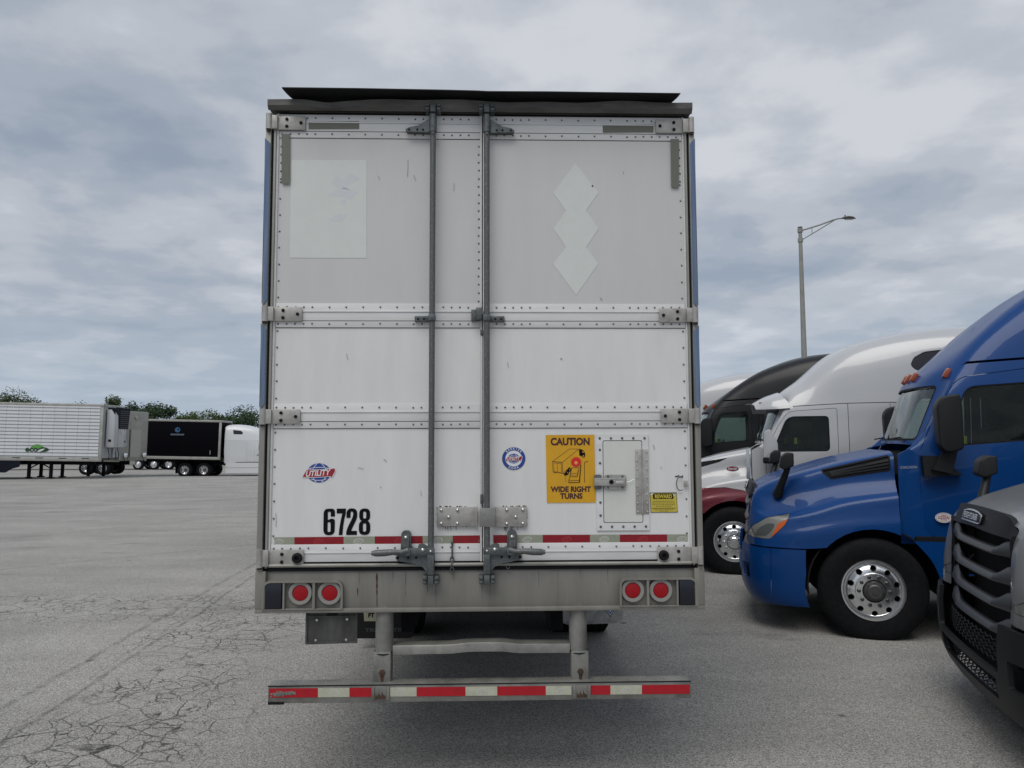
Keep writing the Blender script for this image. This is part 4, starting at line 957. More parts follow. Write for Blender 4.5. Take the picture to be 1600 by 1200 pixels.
    q = MB().prism(hq, 'y', .028, .032).build('plate_holder', m_dirtplate, T)
    x0_, z1_ = hq[0]; x1_, z0_ = hq[2]
    for a, b, c_, d_ in ((x0_+.001, x1_-.001, z0_+.001, z0_+.012), (x0_+.001, x0_+.012, z0_+.013, z1_-.003), (x1_-.012, x1_-.001, z0_+.013, z1_-.003), (x0_+.013, x1_-.013, z1_-.028, z1_-.018)): MB().box(a, b, .018, .0275, c_, d_).build('rim', m_dirtplate, q)
    for px, py in ((493, 967), (540, 966), (491, 998.5), (538.5, 998)):
        x, z = TP(px, py, .03); MB().lathe([(.008, .028), (.007, .025), (0, .024)], 10, c=(x, 0, z)).build('screw', m_polish, q, smooth=40)
    x, z = TP(516, 958, .02); MB().box(x-.025, x+.03, .005, .0275, z-.008, z+.016, .006).build('plate_lamp', m_rubber, q, smooth=40)
    # ---- running gear
    for ax in (3.75, 4.98):
        for s in (-1, 1):
            wheel(T, s*1.12, ax, .487, 0, 'in', nutm=m_nut) if 0 else None
    for ax in (3.75, 4.98):
        MB().tube([(-1.0, ax, .49), (1.0, ax, .49)], .065, 14).build('axle', m_under, T, smooth=60)
        for s in (-1, 1):
            for off, st in ((1.135, 'in'), (.80, 'in')):
                e = wheel(T, 0, 0, 0, -1, st); e.location = (s*off, ax, .487); e.rotation_euler = (0, 0, R(90) if s > 0 else R(-90))
    MB().box(-.60, .60, 3.3, 5.5, .42, .95, .05).build('slider_bogie', m_under, T)
    # mud flaps
    a = pp([(555, 940), (645, 940), (644, 993), (638, 996), (556, 996)], 3.0)
    fl = MB().prism(a, 'y', 2.995, 3.003).build('mud_flap', m_black, T)
    x_, z_ = TP(600, 982, 3.0); 
    b = pp([(566, 950), (588, 950), (588, 969), (567, 969)], 3.0); st = flat('flap_sticker', [b], mat('dull sticker', (.28, .27, .19), .6), fl, 2.993, .001)
    x_, z_ = TP(578, 960, 3.0); lettering('FT', .055, m_ink, st, x_, 2.9915, z_, bold=.003)
    x_, z_ = TP(602, 983, 3.0); lettering('TRUCK TIRE', .045, mat('faint moulded print', (.035, .037, .04), .5), fl, x_, 2.9935, z_, bold=.002, fitw=.42)
    a = pp([(869, 940), (972, 940), (970, 970), (962, 974.5), (913, 976), (890, 978.5), (878, 974), (871, 965)], 3.0)
    fl = MB().prism(a, 'y', 2.995, 3.003).build('mud_flap', m_flapw, T, label='scuffed white mud flap with a blue triangle')
    x_, z_ = TP(951, 954, 3.0)
    for r_, m_ in ((.075, m_ink), (.062, m_wink), (.045, m_blueink), (.022, m_wink)):
        flat('triangle_mark', [[(x_-r_, z_+r_*.8), (x_+r_, z_+r_*.8), (x_, z_-r_*.9)]], m_, fl, 2.993-(.075-r_)*.03, .0006)
    # landing gear far ahead
    for s in (-1, 1): MB().box(s*.62, s*.50, 12.6, 12.74, .06, 1.1).build('landing_leg', m_under, T); MB().box(s*.70, s*.42, 12.52, 12.82, 0.004, .05).build('landing_foot', m_under, T)
def shell_simple(me, th):
    o = temp(me); m = o.modifiers.new('s', 'SOLIDIFY'); m.thickness = th; m.offset = 0
    dg = bpy.context.evaluated_depsgraph_get(); r = bpy.data.meshes.new_from_object(o.evaluated_get(dg)); bpy.data.objects.remove(o); return r
build_main_trailer()

# ------------------------------------------------------------------ tractors
# own frame: x runs back from the front bumper, near side is -y, z up
def cab_sheet(roof='high'):
    roof_low = roof == 'low'
    if roof_low: roof = 'high'
    B = [(1.08, .95), (1.10, 1.40)]
    def st(x, w2, z2, p3, p4, p5, p6, p7, w01=(1.08, 1.10)):
        return [(x, w01[0], .95), (x, w01[1], 1.40), (x+.02, w2, z2), p3, p4, p5, p6, p7]
    A = [st(1.60, 1.07, 1.80, (1.66, 1.04, 1.87), (1.74, 1.00, 1.91), (1.84, .91, 1.93), (1.72, .5, 1.95), (1.67, 0, 1.95)),
         st(1.80, 1.08, 1.86, (1.88, 1.05, 2.03), (1.92, 1.01, 2.15), (1.99, .90, 2.27), (1.84, .5, 2.29), (1.78, 0, 2.29)),
         st(2.00, 1.09, 1.90, (2.04, 1.04, 2.22), (2.08, .99, 2.45), (2.13, .86, 2.60), (1.97, .5, 2.61), (1.91, 0, 2.61))]
    if roof == 'high':
        A += [st(2.15, 1.09, 1.90, (2.17, 1.04, 2.25), (2.19, .99, 2.56), (2.21, .85, 2.76), (2.13, .5, 2.79), (2.10, 0, 2.80)),
              st(2.40, 1.10, 1.90, (2.40, 1.05, 2.28), (2.40, 1.00, 2.66), (2.41, .86, 2.98), (2.45, .5, 3.08), (2.44, 0, 3.10)),
              st(2.80, 1.11, 1.90, (2.80, 1.07, 2.30), (2.80, 1.03, 2.78), (2.78, .88, 3.28), (2.83, .5, 3.41), (2.83, 0, 3.44)),
              st(3.20, 1.13, 1.90, (3.20, 1.13, 2.32), (3.20, 1.10, 2.82), (3.18, .93, 3.50), (3.20, .5, 3.65), (3.20, 0, 3.68)),
              st(3.80, 1.18, 1.90, (3.80, 1.19, 2.34), (3.80, 1.18, 2.86), (3.80, 1.02, 3.70), (3.79, .5, 3.89), (3.78, 0, 3.93), (1.14, 1.17)),
              st(4.50, 1.20, 1.90, (4.50, 1.21, 2.35), (4.50, 1.20, 2.88), (4.50, 1.06, 3.80), (4.50, .5, 3.99), (4.50, 0, 4.03), (1.16, 1.19)),
              st(5.25, 1.20, 1.90, (5.25, 1.21, 2.35), (5.25, 1.20, 2.88), (5.25, 1.06, 3.84), (5.25, .5, 4.02), (5.25, 0, 4.06), (1.16, 1.19))]
    else:       # lower domed roof, starting behind the sun visor
        A += [st(2.15, 1.09, 1.88, (2.17, 1.05, 2.22), (2.19, 1.00, 2.50), (2.20, .86, 2.70), (2.12, .5, 2.77), (2.10, 0, 2.78)),
              st(2.40, 1.10, 1.88, (2.40, 1.06, 2.24), (2.40, 1.01, 2.53), (2.39, .86, 2.82), (2.35, .5, 2.93), (2.33, 0, 2.95)),
              st(2.80, 1.12, 1.88, (2.80, 1.09, 2.26), (2.80, 1.05, 2.56), (2.78, .90, 3.12), (2.76, .5, 3.28), (2.75, 0, 3.31)),
              st(3.20, 1.14, 1.88, (3.20, 1.14, 2.28), (3.20, 1.12, 2.60), (3.18, .95, 3.30), (3.16, .5, 3.46), (3.15, 0, 3.50)),
              st(3.80, 1.18, 1.88, (3.80, 1.19, 2.30), (3.80, 1.18, 2.66), (3.80, 1.02, 3.42), (3.79, .5, 3.60), (3.78, 0, 3.65), (1.14, 1.17)),
              st(4.50, 1.20, 1.88, (4.50, 1.21, 2.30), (4.50, 1.20, 2.68), (4.50, 1.05, 3.48), (4.50, .5, 3.66), (4.50, 0, 3.71), (1.16, 1.19)),
              st(5.05, 1.20, 1.88, (5.05, 1.21, 2.30), (5.05, 1.20, 2.68), (5.05, 1.05, 3.46), (5.05, .5, 3.64), (5.05, 0, 3.69), (1.16, 1.19))]
    if roof_low: A = [[(x, w_, z if z < 2.62 else 2.62+(z-2.62)*.79) for x, w_, z in st_] for st_ in A]
    return loft(A, 5, 4)
def hood_sheet():
    """the hood loft with a crisp character line pressed in above the fender and along the hood edge"""
    nu, nv = 6, 10; me = loft(HOOD, nu, nv); k = 2*(6*nv)+1
    for idx, v in enumerate(me.vertices):
        i, j = divmod(idx, k); u = i/nu; jj = min(j, k-1-j); q = jj/nv; s_ = -1 if j <= 60 else 1
        f = smst(.8, 2.6, u)*(1-.25*smst(5.0, 6.0, u))
        a = smst(2.0, 2.25, q)*(1-smst(2.5, 3.6, q)); v.co.y -= s_*.034*f*a; v.co.z -= .004*f*a
        b = smst(3.55, 3.85, q)*(1-smst(3.9, 4.15, q)); v.co.z += .007*f*b; v.co.y += s_*.006*f*b
        c = smst(.9, 1.3, q)*(1-smst(1.5, 1.95, q)); v.co.y -= s_*.012*smst(2.5, 4, u)*c
    me.update(); return me
HOOD = [
    [(.14, .66, .88), (.15, .66, 1.08), (.16, .66, 1.24), (.18, .66, 1.36), (.215, .64, 1.445), (.20, .36, 1.46), (.19, 0, 1.465)],
    [(.13, .80, .88), (.14, .80, 1.08), (.17, .80, 1.24), (.21, .78, 1.37), (.27, .70, 1.48), (.27, .38, 1.50), (.26, 0, 1.505)],
    [(.20, 1.02, .88), (.22, 1.01, 1.04), (.28, .97, 1.19), (.34, .87, 1.37), (.40, .76, 1.54), (.40, .40, 1.56), (.40, 0, 1.565)],
    [(.38, 1.15, .88), (.42, 1.13, 1.02), (.50, 1.08, 1.18), (.55, .93, 1.40), (.58, .80, 1.60), (.58, .42, 1.62), (.58, 0, 1.62)],
    [(.70, 1.19, .88), (.72, 1.18, 1.06), (.78, 1.12, 1.245), (.82, .965, 1.46), (.84, .85, 1.675), (.84, .44, 1.70), (.84, 0, 1.695)],
    [(1.10, 1.20, .92), (1.10, 1.19, 1.14), (1.10, 1.13, 1.345), (1.12, .985, 1.54), (1.13, .89, 1.755), (1.13, .46, 1.785), (1.13, 0, 1.775)],
    [(1.58, 1.19, .95), (1.58, 1.18, 1.18), (1.58, 1.13, 1.42), (1.58, 1.01, 1.60), (1.58, .93, 1.845), (1.58, .48, 1.88), (1.58, 0, 1.88)]]
BUMP_PLAN = [(.05, 0), (.055, .35), (.075, .68), (.12, .90), (.22, 1.06), (.36, 1.145), (.52, 1.18), (.68, 1.19)]
def bumper_sheet():
    """rows over height, columns over the plan curve"""
    zs = [(.27, .10), (.33, .05), (.45, .012), (.60, 0), (.75, 0), (.865, .012)]
    plan = catmull([Vector((x, w_, 0)) for x, w_ in BUMP_PLAN], 5); full = [Vector((p.x, p.y, 0)) for p in reversed(plan)]+[Vector((p.x, -p.y, 0)) for p in plan[1:]]
    mb = MB(); zz = catmull([Vector((a, b, 0)) for a, b in zs], 3)
    for q in zz:
        for p in full:
            w_ = abs(p.y)/1.19; lift = (.0+.02*w_+.10*max(0, .5-p.x)*0)*(1-(q.x-.27)/.6)
            ins = q.y
            mb.v.append((p.x+ins*(1-.6*smst(.3, .7, p.x)), p.y*(1-ins*.35*w_), q.x+lift))
    k = len(full)
    for i in range(len(zz)-1):
        for j in range(k-1): mb.f.append((i*k+j, i*k+j+1, (i+1)*k+j+1, (i+1)*k+j))
    return mb.mesh('bumper')
def arch_cut(xc=1.31, zc=.50, r=.60, r2=.60): return P_(ell(xc, zc, r, r2, 40), 'y', -1.5, 1.5)
def groove(pts, wd=.010, a=-1.5, b=1.5): return P_(stroke(pts, wd), 'y', a, b)
DOOR = rpoly([(1.835, 1.03), (1.80, 1.20), (1.79, 1.84), (2.00, 2.30), (2.20, 2.62), (2.86, 2.70), (2.86, 1.03)], [.10, .02, .02, .02, .10, .03, .03], 5)
DOORP = rpoly([(1.835, 1.03), (1.80, 1.20), (1.79, 1.80), (1.98, 2.20), (2.13, 2.42), (2.80, 2.46), (2.80, 1.03)], [.10, .02, .02, .02, .10, .03, .03], 5)
WIN = rpoly([(2.03, 1.92), (2.26, 2.53), (2.80, 2.56), (2.80, 1.985)], [.03, .10, .05, .04], 5)
WINP = rpoly([(1.90, 1.86), (2.11, 2.35), (2.69, 2.35), (2.69, 1.83), (1.95, 1.82)], [.03, .12, .06, .07, .03], 5)
def grow(poly, d):
    """offset a closed outline by d (outwards when positive)"""
    P = []
    for p in poly:
        p = Vector(p)
        if not P or (p-P[-1]).length > .0015: P.append(p)
    if (P[0]-P[-1]).length < .0015: P.pop()
    n = len(P); A = sum(P[i].x*P[(i+1) % n].y-P[(i+1) % n].x*P[i].y for i in range(n)); sg = 1 if A > 0 else -1
    E_ = [(P[i], P[(i+1) % n]) for i in range(n)]
    def dist(q):
        m = 1e9
        for a, b in E_:
            ab = b-a; t = max(0, min(1, (q-a).dot(ab)/ab.length_squared)); m = min(m, (q-a-ab*t).length)
        return m
    out = []
    for i in range(n):
        t1 = (P[i]-P[i-1]).normalized(); t2 = (P[(i+1) % n]-P[i]).normalized()
        n1 = Vector((t1.y, -t1.x))*sg; n2 = Vector((t2.y, -t2.x))*sg; m = n1+n2
        if m.length < .3: continue
        m.normalize(); q = P[i]+m*d/max(.4, m.dot(n1))
        if dist(q) > abs(d)*.97: out.append(tuple(q))
    return out
CACHE = {}
def scl(poly, k):
    cx = sum(p[0] for p in poly)/len(poly); cz = sum(p[1] for p in poly)/len(poly); return [(cx+(p[0]-cx)*k, cz+(p[1]-cz)*k) for p in poly]
def P2(poly, y0=.86): return MB().prism(poly, 'y', -1.6, -y0).prism(poly, 'y', y0, 1.6).mesh('cut')
def truck_meshes(kind):
    if kind in CACHE: return CACHE[kind]
    D = {}; hi = kind in ('long', 'low')
    cs = cab_sheet({'long': 'high', 'low': 'low'}.get(kind, 'mid'))
    door, win = (DOOR, WIN) if hi else (DOORP, WINP)
    ws = rpoly([(-.80, 1.985), (.80, 1.985), (.775, 2.565), (-.775, 2.565)], .07, 4)
    body = shell(cs, 0, .012)
    full = boolean(body, [('DIFFERENCE', P_(ws, 'x', 1.4, 2.2))])
    cuts = [('DIFFERENCE', P_(grow(door, .006)))]
    slw = None
    if not hi:
        slw = rpoly([(3.86, 2.98), (3.79, 3.06), (3.84, 3.17), (3.98, 3.25), (4.50, 3.30), (4.45, 3.0)], .04, 4)
        cuts += [('DIFFERENCE', P_(slw))]
    for a_, b_ in ((-1.5, -.92), (.92, 1.5)): cuts += [('DIFFERENCE', groove([(2.1, 2.70), (2.3, 2.775), (2.9, 2.80), (5.3, 2.82)] if hi else [(2.2, 2.50), (2.9, 2.53), (5.1, 2.53)], .024 if hi else .010, a_, b_))]
    cuts += [('DIFFERENCE', groove([(2.95, .9), (2.95, 2.525)], .007)), ('DIFFERENCE', groove([(3.5, .9), (3.5, 2.525)], .005))] if not hi else [('DIFFERENCE', groove([(2.98, .9), (2.98, 2.74)], .007))]
    D['cab'] = boolean(full, cuts)
    D['door'] = boolean(body, [('INTERSECT', P_(door)), ('DIFFERENCE', P_(win)), ('DIFFERENCE', P_([(1.5, 1.875), (1.79, 1.875), (1.79, 1.87), (1.5, 1.87)]))])
    glass = shell(cs, .018, .006)
    D['window'] = boolean(glass, [('INTERSECT', P_(win))])
    seal = shell(cs, .004, .010)
    D['window_seal'] = boolean(seal, [('INTERSECT', P_(win)), ('DIFFERENCE', P_(grow(win, -.014)))])
    D['windshield'] = boolean(glass, [('INTERSECT', P_(ws, 'x', 1.4, 2.25))])
    D['windshield_seal'] = boolean(shell(cs, .002, .012), [('INTERSECT', P_(ws, 'x', 1.4, 2.25)), ('DIFFERENCE', P_(grow(ws, -.022), 'x', 1.3, 2.4))])
    if slw: D['sleeper_window'] = boolean(glass, [('INTERSECT', P_(slw))])
    # hood
    hs = hood_sheet(); hb = shell(hs, 0, .009)
    lamp = rpoly([(.10, .955), (.17, 1.075), (.32, 1.175), (.56, 1.225), (.50, 1.11), (.34, .955)], [.01, .02, .03, .005, .02, .03], 4)
    vent = rpoly([(.90, 1.668), (1.53, 1.822), (1.53, 1.688), (.98, 1.595)], .012, 3)
    hb2 = boolean(hb, [('DIFFERENCE', arch_cut(1.33, .50, .60, .595))])
    if hi:
        D['hood'] = boolean(hb2, [('DIFFERENCE', P_(lamp)), ('DIFFERENCE', P2(vent))])
        D['headlight'] = boolean(shell(hs, .004, .006), [('INTERSECT', P2(scl(lamp, .97), .5))])
        inn_ = rpoly([(.19, .985), (.23, 1.06), (.33, 1.12), (.40, 1.11), (.36, 1.04), (.30, .985)], .02, 3)
        D['lens'] = boolean(shell(hs, .002, .004), [('INTERSECT', P_(inn_))])
        am = [(.345, .90), (.37, 1.02), (.43, 1.12), (.62, 1.225), (.60, 1.09), (.42, .90)]
        D['amber'] = boolean(shell(hs, .0015, .005), [('INTERSECT', P2(scl(lamp, .95), .5)), ('INTERSECT', P_(am))])
        D['vent'] = boolean(shell(hs, .012, .004), [('INTERSECT', P2(grow(vent, .01)))])
        sl = shell(hs, .001, .008); sls = []
        for k in range(3):
            t = .22+k*.26; p = stroke([(.96+.03*t, 1.668-.07*t+.0), (1.54, 1.815-.135*t)], .018); sls.append(boolean(sl, [('INTERSECT', P2(p)), ('INTERSECT', P2(grow(vent, .002)))]))
        D['slats'] = sls
        D['hood_trim'] = boolean(shell(hs, -.003, .006), [('INTERSECT', P2(grow(vent, .016))), ('DIFFERENCE', P2(vent, .8))])
    else:
        fend = [(-.1, .80), (-.1, 1.12), (.35, 1.20), (.80, 1.27), (1.20, 1.29), (1.45, 1.25), (1.70, 1.15), (1.70, .80)]
        D['hood'] = boolean(hb2, [('DIFFERENCE', P_(fend))])
        D['fender'] = boolean(hb2, [('INTERSECT', P_(grow(fend, -.004)))])
        st_ = rpoly([(.3, 1.57), (.8, 1.655), (1.24, 1.725), (1.12, 1.665), (.8, 1.57), (.3, 1.46)], .01, 2)
        D['stripe'] = boolean(shell(hs, -.003, .004), [('INTERSECT', P2(st_, .86))])
    # bumper
    bs = bumper_sheet(); bb = shell_simple(bs, .03)
    bc = [('DIFFERENCE', arch_cut(1.33, .50, .665, .60)), ('DIFFERENCE', P_(rpoly([(-.66, .57), (.66, .57), (.66, 1.2), (-.66, 1.2)], [.03, .03, 0, 0]), 'x', -.3, .4)),
          ('DIFFERENCE', P_(rpoly([(-.60, .40), (.60, .40), (.62, .53), (-.62, .53)], .02), 'x', -.3, .3))]
    for s in (-1, 1): bc.append(('DIFFERENCE', P_(rpoly([(s*.78, .52), (s*.96, .52), (s*.96, .68), (s*.78, .68)], .015), 'x', -.3, .3)))
    bc.append(('DIFFERENCE', P_(stroke([(.335, .2), (.345, .87)], .004))))
    D['bumper'] = boolean(bb, bc)
    CACHE[kind] = D
    return D
def nose_x(y, base=.14, k=.16): return base+k*(abs(y)/.66)**3*.35
def grille(root, frame_m, slat_m, name_on=True):
    # dark shroud behind, four curved slats, mesh below, top panel with the badge
    n = 24
    def strip(y0, y1, f, name, m, par, zf, th=.03, sm=40):
        """f(y) -> list of (x, z) profile points"""
        mb = MB(); ps = [f(y0+(y1-y0)*i/n) for i in range(n+1)]; k = len(ps[0])
        for i, p in enumerate(ps):
            y = y0+(y1-y0)*i/n
            mb.v += [(q[0], y, q[1]) for q in p]
        for i in range(n):
            for j in range(k): mb.f.append((i*k+j, i*k+(j+1) % k, (i+1)*k+(j+1) % k, (i+1)*k+j))
        mb.f.append(tuple(range(k))); mb.f.append(tuple(n*k+j for j in range(k))[::-1])
        return mb.build(name, m, par, smooth=sm)
    g = strip(-.66, .66, lambda y: [(nose_x(y)+.10, .58), (nose_x(y)+.13, 1.40), (nose_x(y)+.15, 1.40), (nose_x(y)+.12, .58)], 'grille', m_rubber, root, None)
    strip(-.64, .64, lambda y: [(nose_x(y)-.012, 1.375+.02*(1-abs(y)/.64)), (nose_x(y)+.035, 1.505+.025*(1-(y/.64)**2)-.09*smst(.50, .64, abs(y))), (nose_x(y)+.07, 1.505+.02*(1-(y/.64)**2)-.09*smst(.50, .64, abs(y))), (nose_x(y)+.05, 1.375+.02*(1-abs(y)/.64))], 'grille_header', frame_m, g, None)
    for s in (-1, 1):
        MB().prism([(s*.665, .60), (s*.665, 1.40), (s*.615, 1.36), (s*.60, .60)], 'x', .17, .26).build('grille_side', m_dgrey if frame_m is not m_dgrey else m_rubber, g)
    for k, z in enumerate((1.275, 1.105, .945, .785)):
        def f(y, z=z, k=k):
            e = smst(.36, .58, abs(y)); h = .030+.035*e; zz = z+.035*e; x = nose_x(y)-.005-.025*k*.4
            return [(x-.004, zz-h*.75), (x-.012, zz-h*.35), (x+.004, zz+h*.6), (x+.03, zz+h), (x+.045, zz+h*.8), (x+.03, zz-h*.75)]
        strip(-.62, .62, f, 'grille_slat', slat_m, g, None, sm=50)
    # honeycomb of the lower intakes
    def mesh_panel(y0, y1, z0, z1, x):
        mb = MB(); p = .042; rows = int((z1-z0)/(p*.75))+1
        for i in range(rows):
            z = z0+i*p*.75
            mb.tube([(nose_x(y0+(y1-y0)*j/28, x)+(.004 if (j+i) % 2 else 0), y0+(y1-y0)*j/28, z+(.009 if (j+i) % 2 else -.009)) for j in range(29)], .0042, 4)
        for j in range(29):
            y = y0+(y1-y0)*j/28
            for i in range(rows-1):
                if (i+j) % 2 == 0: mb.tube([(nose_x(y, x), y, z0+i*p*.75+.006), (nose_x(y, x), y, z0+(i+1)*p*.75-.006)], .0042, 4)
        mb.build('intake_mesh', m_dgrey, g, kind='stuff')
    mesh_panel(-.60, .60, .60, .73, .09); mesh_panel(-.56, .56, .415, .53, .09)
    MB().box(.20, .22, -.64, .64, .36, .60).build('intake_back', m_rubber, g)
    # badge
    M4 = lambda x: Matrix(((0, 0, 1, x), (-1, 0, 0, 0), (0, 1, 0, 1.455), (0, 0, 0, 1)))
    tilt = Matrix.Translation((nose_x(0)-.000, 0, 1.455)) @ Matrix.Rotation(R(18), 4, 'Y') @ Matrix(((0, 0, -1, 0), (-1, 0, 0, 0), (0, 1, 0, 0), (0, 0, 0, 1)))
    def emb(poly, z0, name, m, par):
        mb = MB(); mb.prism(poly, 'z', z0, z0+.006); me = mb.mesh(name); me.transform(tilt); return link(name, me, m, par, smooth=40)
    out = [(-.205, -.038), (.205, -.038), (.20, .030), (.11, .048), (0, .053), (-.11, .048), (-.20, .030)]
    b = emb(rpoly(out, [.03, .03, .02, .03, .03, .03, .02], 4), .004, 'badge', m_chrome, g)
    emb(rpoly([(x*.9, y*.78) for x, y in out], .02, 4), .0105, 'badge_field', m_dgrey, b)
    if name_on:
        me = text_mesh('FREIGHTLINER', .060, .0012, 1.0, .1); xs = [v.co.x for v in me.vertices]; k = .315/(max(xs)-min(xs))
        for v in me.vertices: v.co.x = (v.co.x-(max(xs)+min(xs))/2)*k
        me.transform(Matrix.Translation((0, 0, .018))); me.transform(tilt); link('lettering', me, m_chrome, b)
    return g
def halves(name, me, m, parents, sm):
    """the near and the far one of a mirrored pair as objects of their own"""
    out = []
    for s_, p in zip((-1, 1), parents):
        c = me.copy(); bm = bmesh.new(); bm.from_mesh(c)
        bmesh.ops.delete(bm, geom=[v for v in bm.verts if v.co.y*s_ <= 0], context='VERTS'); bm.to_mesh(c); bm.free()
        out.append(link(name, c, m, p, sm))
    return out
def tractor(kind, loc, rz, label, paint, group, bumper_m=None, grille_m=None, slat_m=None, hood_m=None, fender_m=None, mirror_m=None, cat='truck', name='semi_tractor', lower=True, scale=1.0, rx=0, roof_m=None):
    D = truck_meshes(kind); t = empty(name, loc, rz, label, cat, group, rx=rx); t.scale = (scale,)*3
    hi = kind in ('long', 'low'); hood_m = hood_m or paint; fender_m = fender_m or paint; bumper_m = bumper_m or paint; mirror_m = mirror_m or m_dgrey
    cp = lambda k: D[k].copy()
    cab = link('cab', cp('cab'), roof_m or paint, t, 38)
    xr = 5.25 if hi else 5.05; zt = 3.8 if kind == 'long' else 3.5
    MB().box(xr-.03, xr, -1.15, 1.15, 1.0, zt, .05).build('rear_wall', paint, cab)
    MB().box(1.62, xr-.04, -1.02, 1.02, .93, .98).build('cab_floor', m_under, cab)
    # inside: dash, seats, sleeper bulkhead, visor
    MB().box(1.75, 2.02, -.98, .98, 1.55, 1.86, .06).build('dashboard', m_seat, cab)
    MB().box(3.02, 3.06, -1.0, 1.0, 1.0, 2.75).build('bulkhead', m_seat, cab)
    MB().box(2.25, 3.0, -.86, .86, 2.50, 2.53).build('headliner', m_seat, cab)
    for y in (-.55, .55):
        s = MB(); s.box(2.45, 2.95, y-.24, y+.24, 1.45, 1.60, .05); s.box(2.86, 3.0, y-.24, y+.24, 1.55, 2.15, .05); s.box(2.88, 2.98, y-.13, y+.13, 2.16, 2.36, .03); s.build('seat', m_seat, cab, smooth=40)
    MB().tube([(2.27+.06*math.cos(a), -.55+.2*math.sin(a), 1.86+.14*math.cos(a)) for a in [2*math.pi*i/20 for i in range(21)]], .013, 8).build('steering_wheel', m_seat, cab, smooth=60)
    ws = link('windshield', cp('windshield'), m_ws, t, 60); link('windshield_seal', cp('windshield_seal'), m_rubber, ws, 40)
    ds = halves('door', D['door'], roof_m or paint, (t, t), 38)
    halves('side_window', D['window'], m_glass, ds, 60); halves('window_seal', D['window_seal'], m_rubber, ds, 40)
    if 'sleeper_window' in D: halves('sleeper_window', D['sleeper_window'], m_navy, (cab, cab), 40)
    # door furniture on both sides
    for s, d in zip((-1, 1), ds):
        MB().box(2.62, 2.80, s*1.10, s*1.125, 1.50, 1.555, .01).build('door_handle', m_dgrey, d, smooth=40)
        MB().box(2.20, 2.245, s*1.035, s*1.03, 1.935, 2.03).build('yellow_tag', m_hivis, d)
        # mirror
        if hi:
            mx = [(1.90, 2.33), (1.955, 2.415), (2.11, 2.44), (2.125, 2.30), (2.125, 1.90), (1.99, 1.86), (1.915, 1.92)]
            m = MB().prism(rpoly(mx, .045, 4), 'y', s*1.20, s*1.40)
            me = m.mesh('side_mirror'); me = bevel_mesh(me, .02); mm = link('side_mirror', me, mirror_m, t, 50)
            MB().prism([(1.985, 1.90), (2.10, 1.90), (2.04, 1.66), (1.87, 1.70)], 'y', s*1.20, s*1.27).build('mirror_arm', mirror_m, mm)
            MB().prism([(1.80, 1.835), (1.96, 1.83), (2.06, 1.72), (2.15, 1.645), (1.81, 1.63)], 'y', s*1.10, s*1.205).build('mirror_base', mirror_m, mm)
            hm = MB().prism(rpoly([(.455, 1.71), (.475, 1.82), (.53, 1.865), (.60, 1.86), (.60, 1.72), (.50, 1.68)], .02, 3), 'y', s*.96, s*1.14).mesh('hood_mirror')
            hm = link('hood_mirror', bevel_mesh(hm, .015), m_dgrey, t, 50)
            MB().tube([(.555, s*1.05, 1.76), (.53, s*1.03, 1.66), (.47, s*.96, 1.50), (.44, s*.90, 1.40)], [.03, .032, .040, .055], 8, flat=1).build('mirror_stalk', m_dgrey, hm, smooth=50)
        else:
            mx = [(1.76, 2.12), (1.85, 2.16), (1.95, 1.95), (1.95, 1.74), (1.75, 1.74)]
            me = MB().prism(rpoly(mx, [.05, .04, .03, .01, .01], 4), 'y', s*1.22, s*1.42).mesh('side_mirror'); mm = link('side_mirror', bevel_mesh(me, .02), mirror_m, t, 50)
            MB().box(1.745, 1.965, s*1.215, s*1.425, 1.655, 1.737, .015).build('mirror_foot', m_rubber, mm, smooth=40)
            MB().box(1.90, 2.0, s*1.11, s*1.23, 1.68, 1.72, .01).build('mirror_arm', m_rubber, mm)
            MB().prism(rpoly([(.50, 1.70), (.52, 1.80), (.60, 1.82), (.60, 1.72)], .02, 3), 'y', s*.98, s*1.10).build('hood_mirror', m_dgrey, t)
    # cowl strip with wipers
    for y0, y1 in ((-.75, -.1), (.1, .75)):
        MB().tube([(1.73, y0, 1.97), (1.75, (y0+y1)/2, 2.02), (1.70, y1, 2.0)], .008, 6).build('wiper', m_rubber, t)
    # hood
    hd = link('hood', cp('hood'), hood_m, t, 38)
    if hi:
        h = halves('headlight', D['headlight'], m_hl, (t, t), 40); halves('turn_signal', D['amber'], m_amber, h, 40); halves('lens', D['lens'], m_hl2, h, 60)
        v = halves('hood_vent', D['vent'], m_rubber, (t, t), 40); halves('vent_frame', D['hood_trim'], m_rubber, v, 40)
        for k in range(3): halves('vent_slat', D['slats'][k], m_dgrey, v, 40)
    else:
        halves('fender', D['fender'], fender_m, (t, t), 38); halves('stripe', D['stripe'], m_rubber, (hd, hd), 40)
        for s in (-1, 1):
            e = flat('badge', [ell(1.31, 1.565, .095, .043, 28)], m_chrome, t, 0, .006); e.location = (0, s*1.085, 0); e.rotation_euler = (R(-14)*s if 0 else 0, 0, 0)
            f = flat('badge_field', [ell(1.31, 1.565, .085, .035, 28)], mat('badge red', (.20, .01, .02), .3), e, -.004 if s < 0 else .004, .004)
            tm = lettering('Peterbilt', .05, m_wink, e, 1.31, -.0075, 1.565, bold=.001, shear=.25, fitw=.13) if s < 0 else None
            MB().box(.30, .60, s*.88, s*1.10, 1.0, 1.14, .03).build('headlight', m_hl, t, smooth=40)
        MB().tube([(.15, -.60, 1.50), (.11, -.40, 1.57), (.10, 0, 1.60), (.11, .40, 1.57), (.15, .60, 1.50)], .03, 8).build('grille_surround', m_chrome, t, smooth=60)
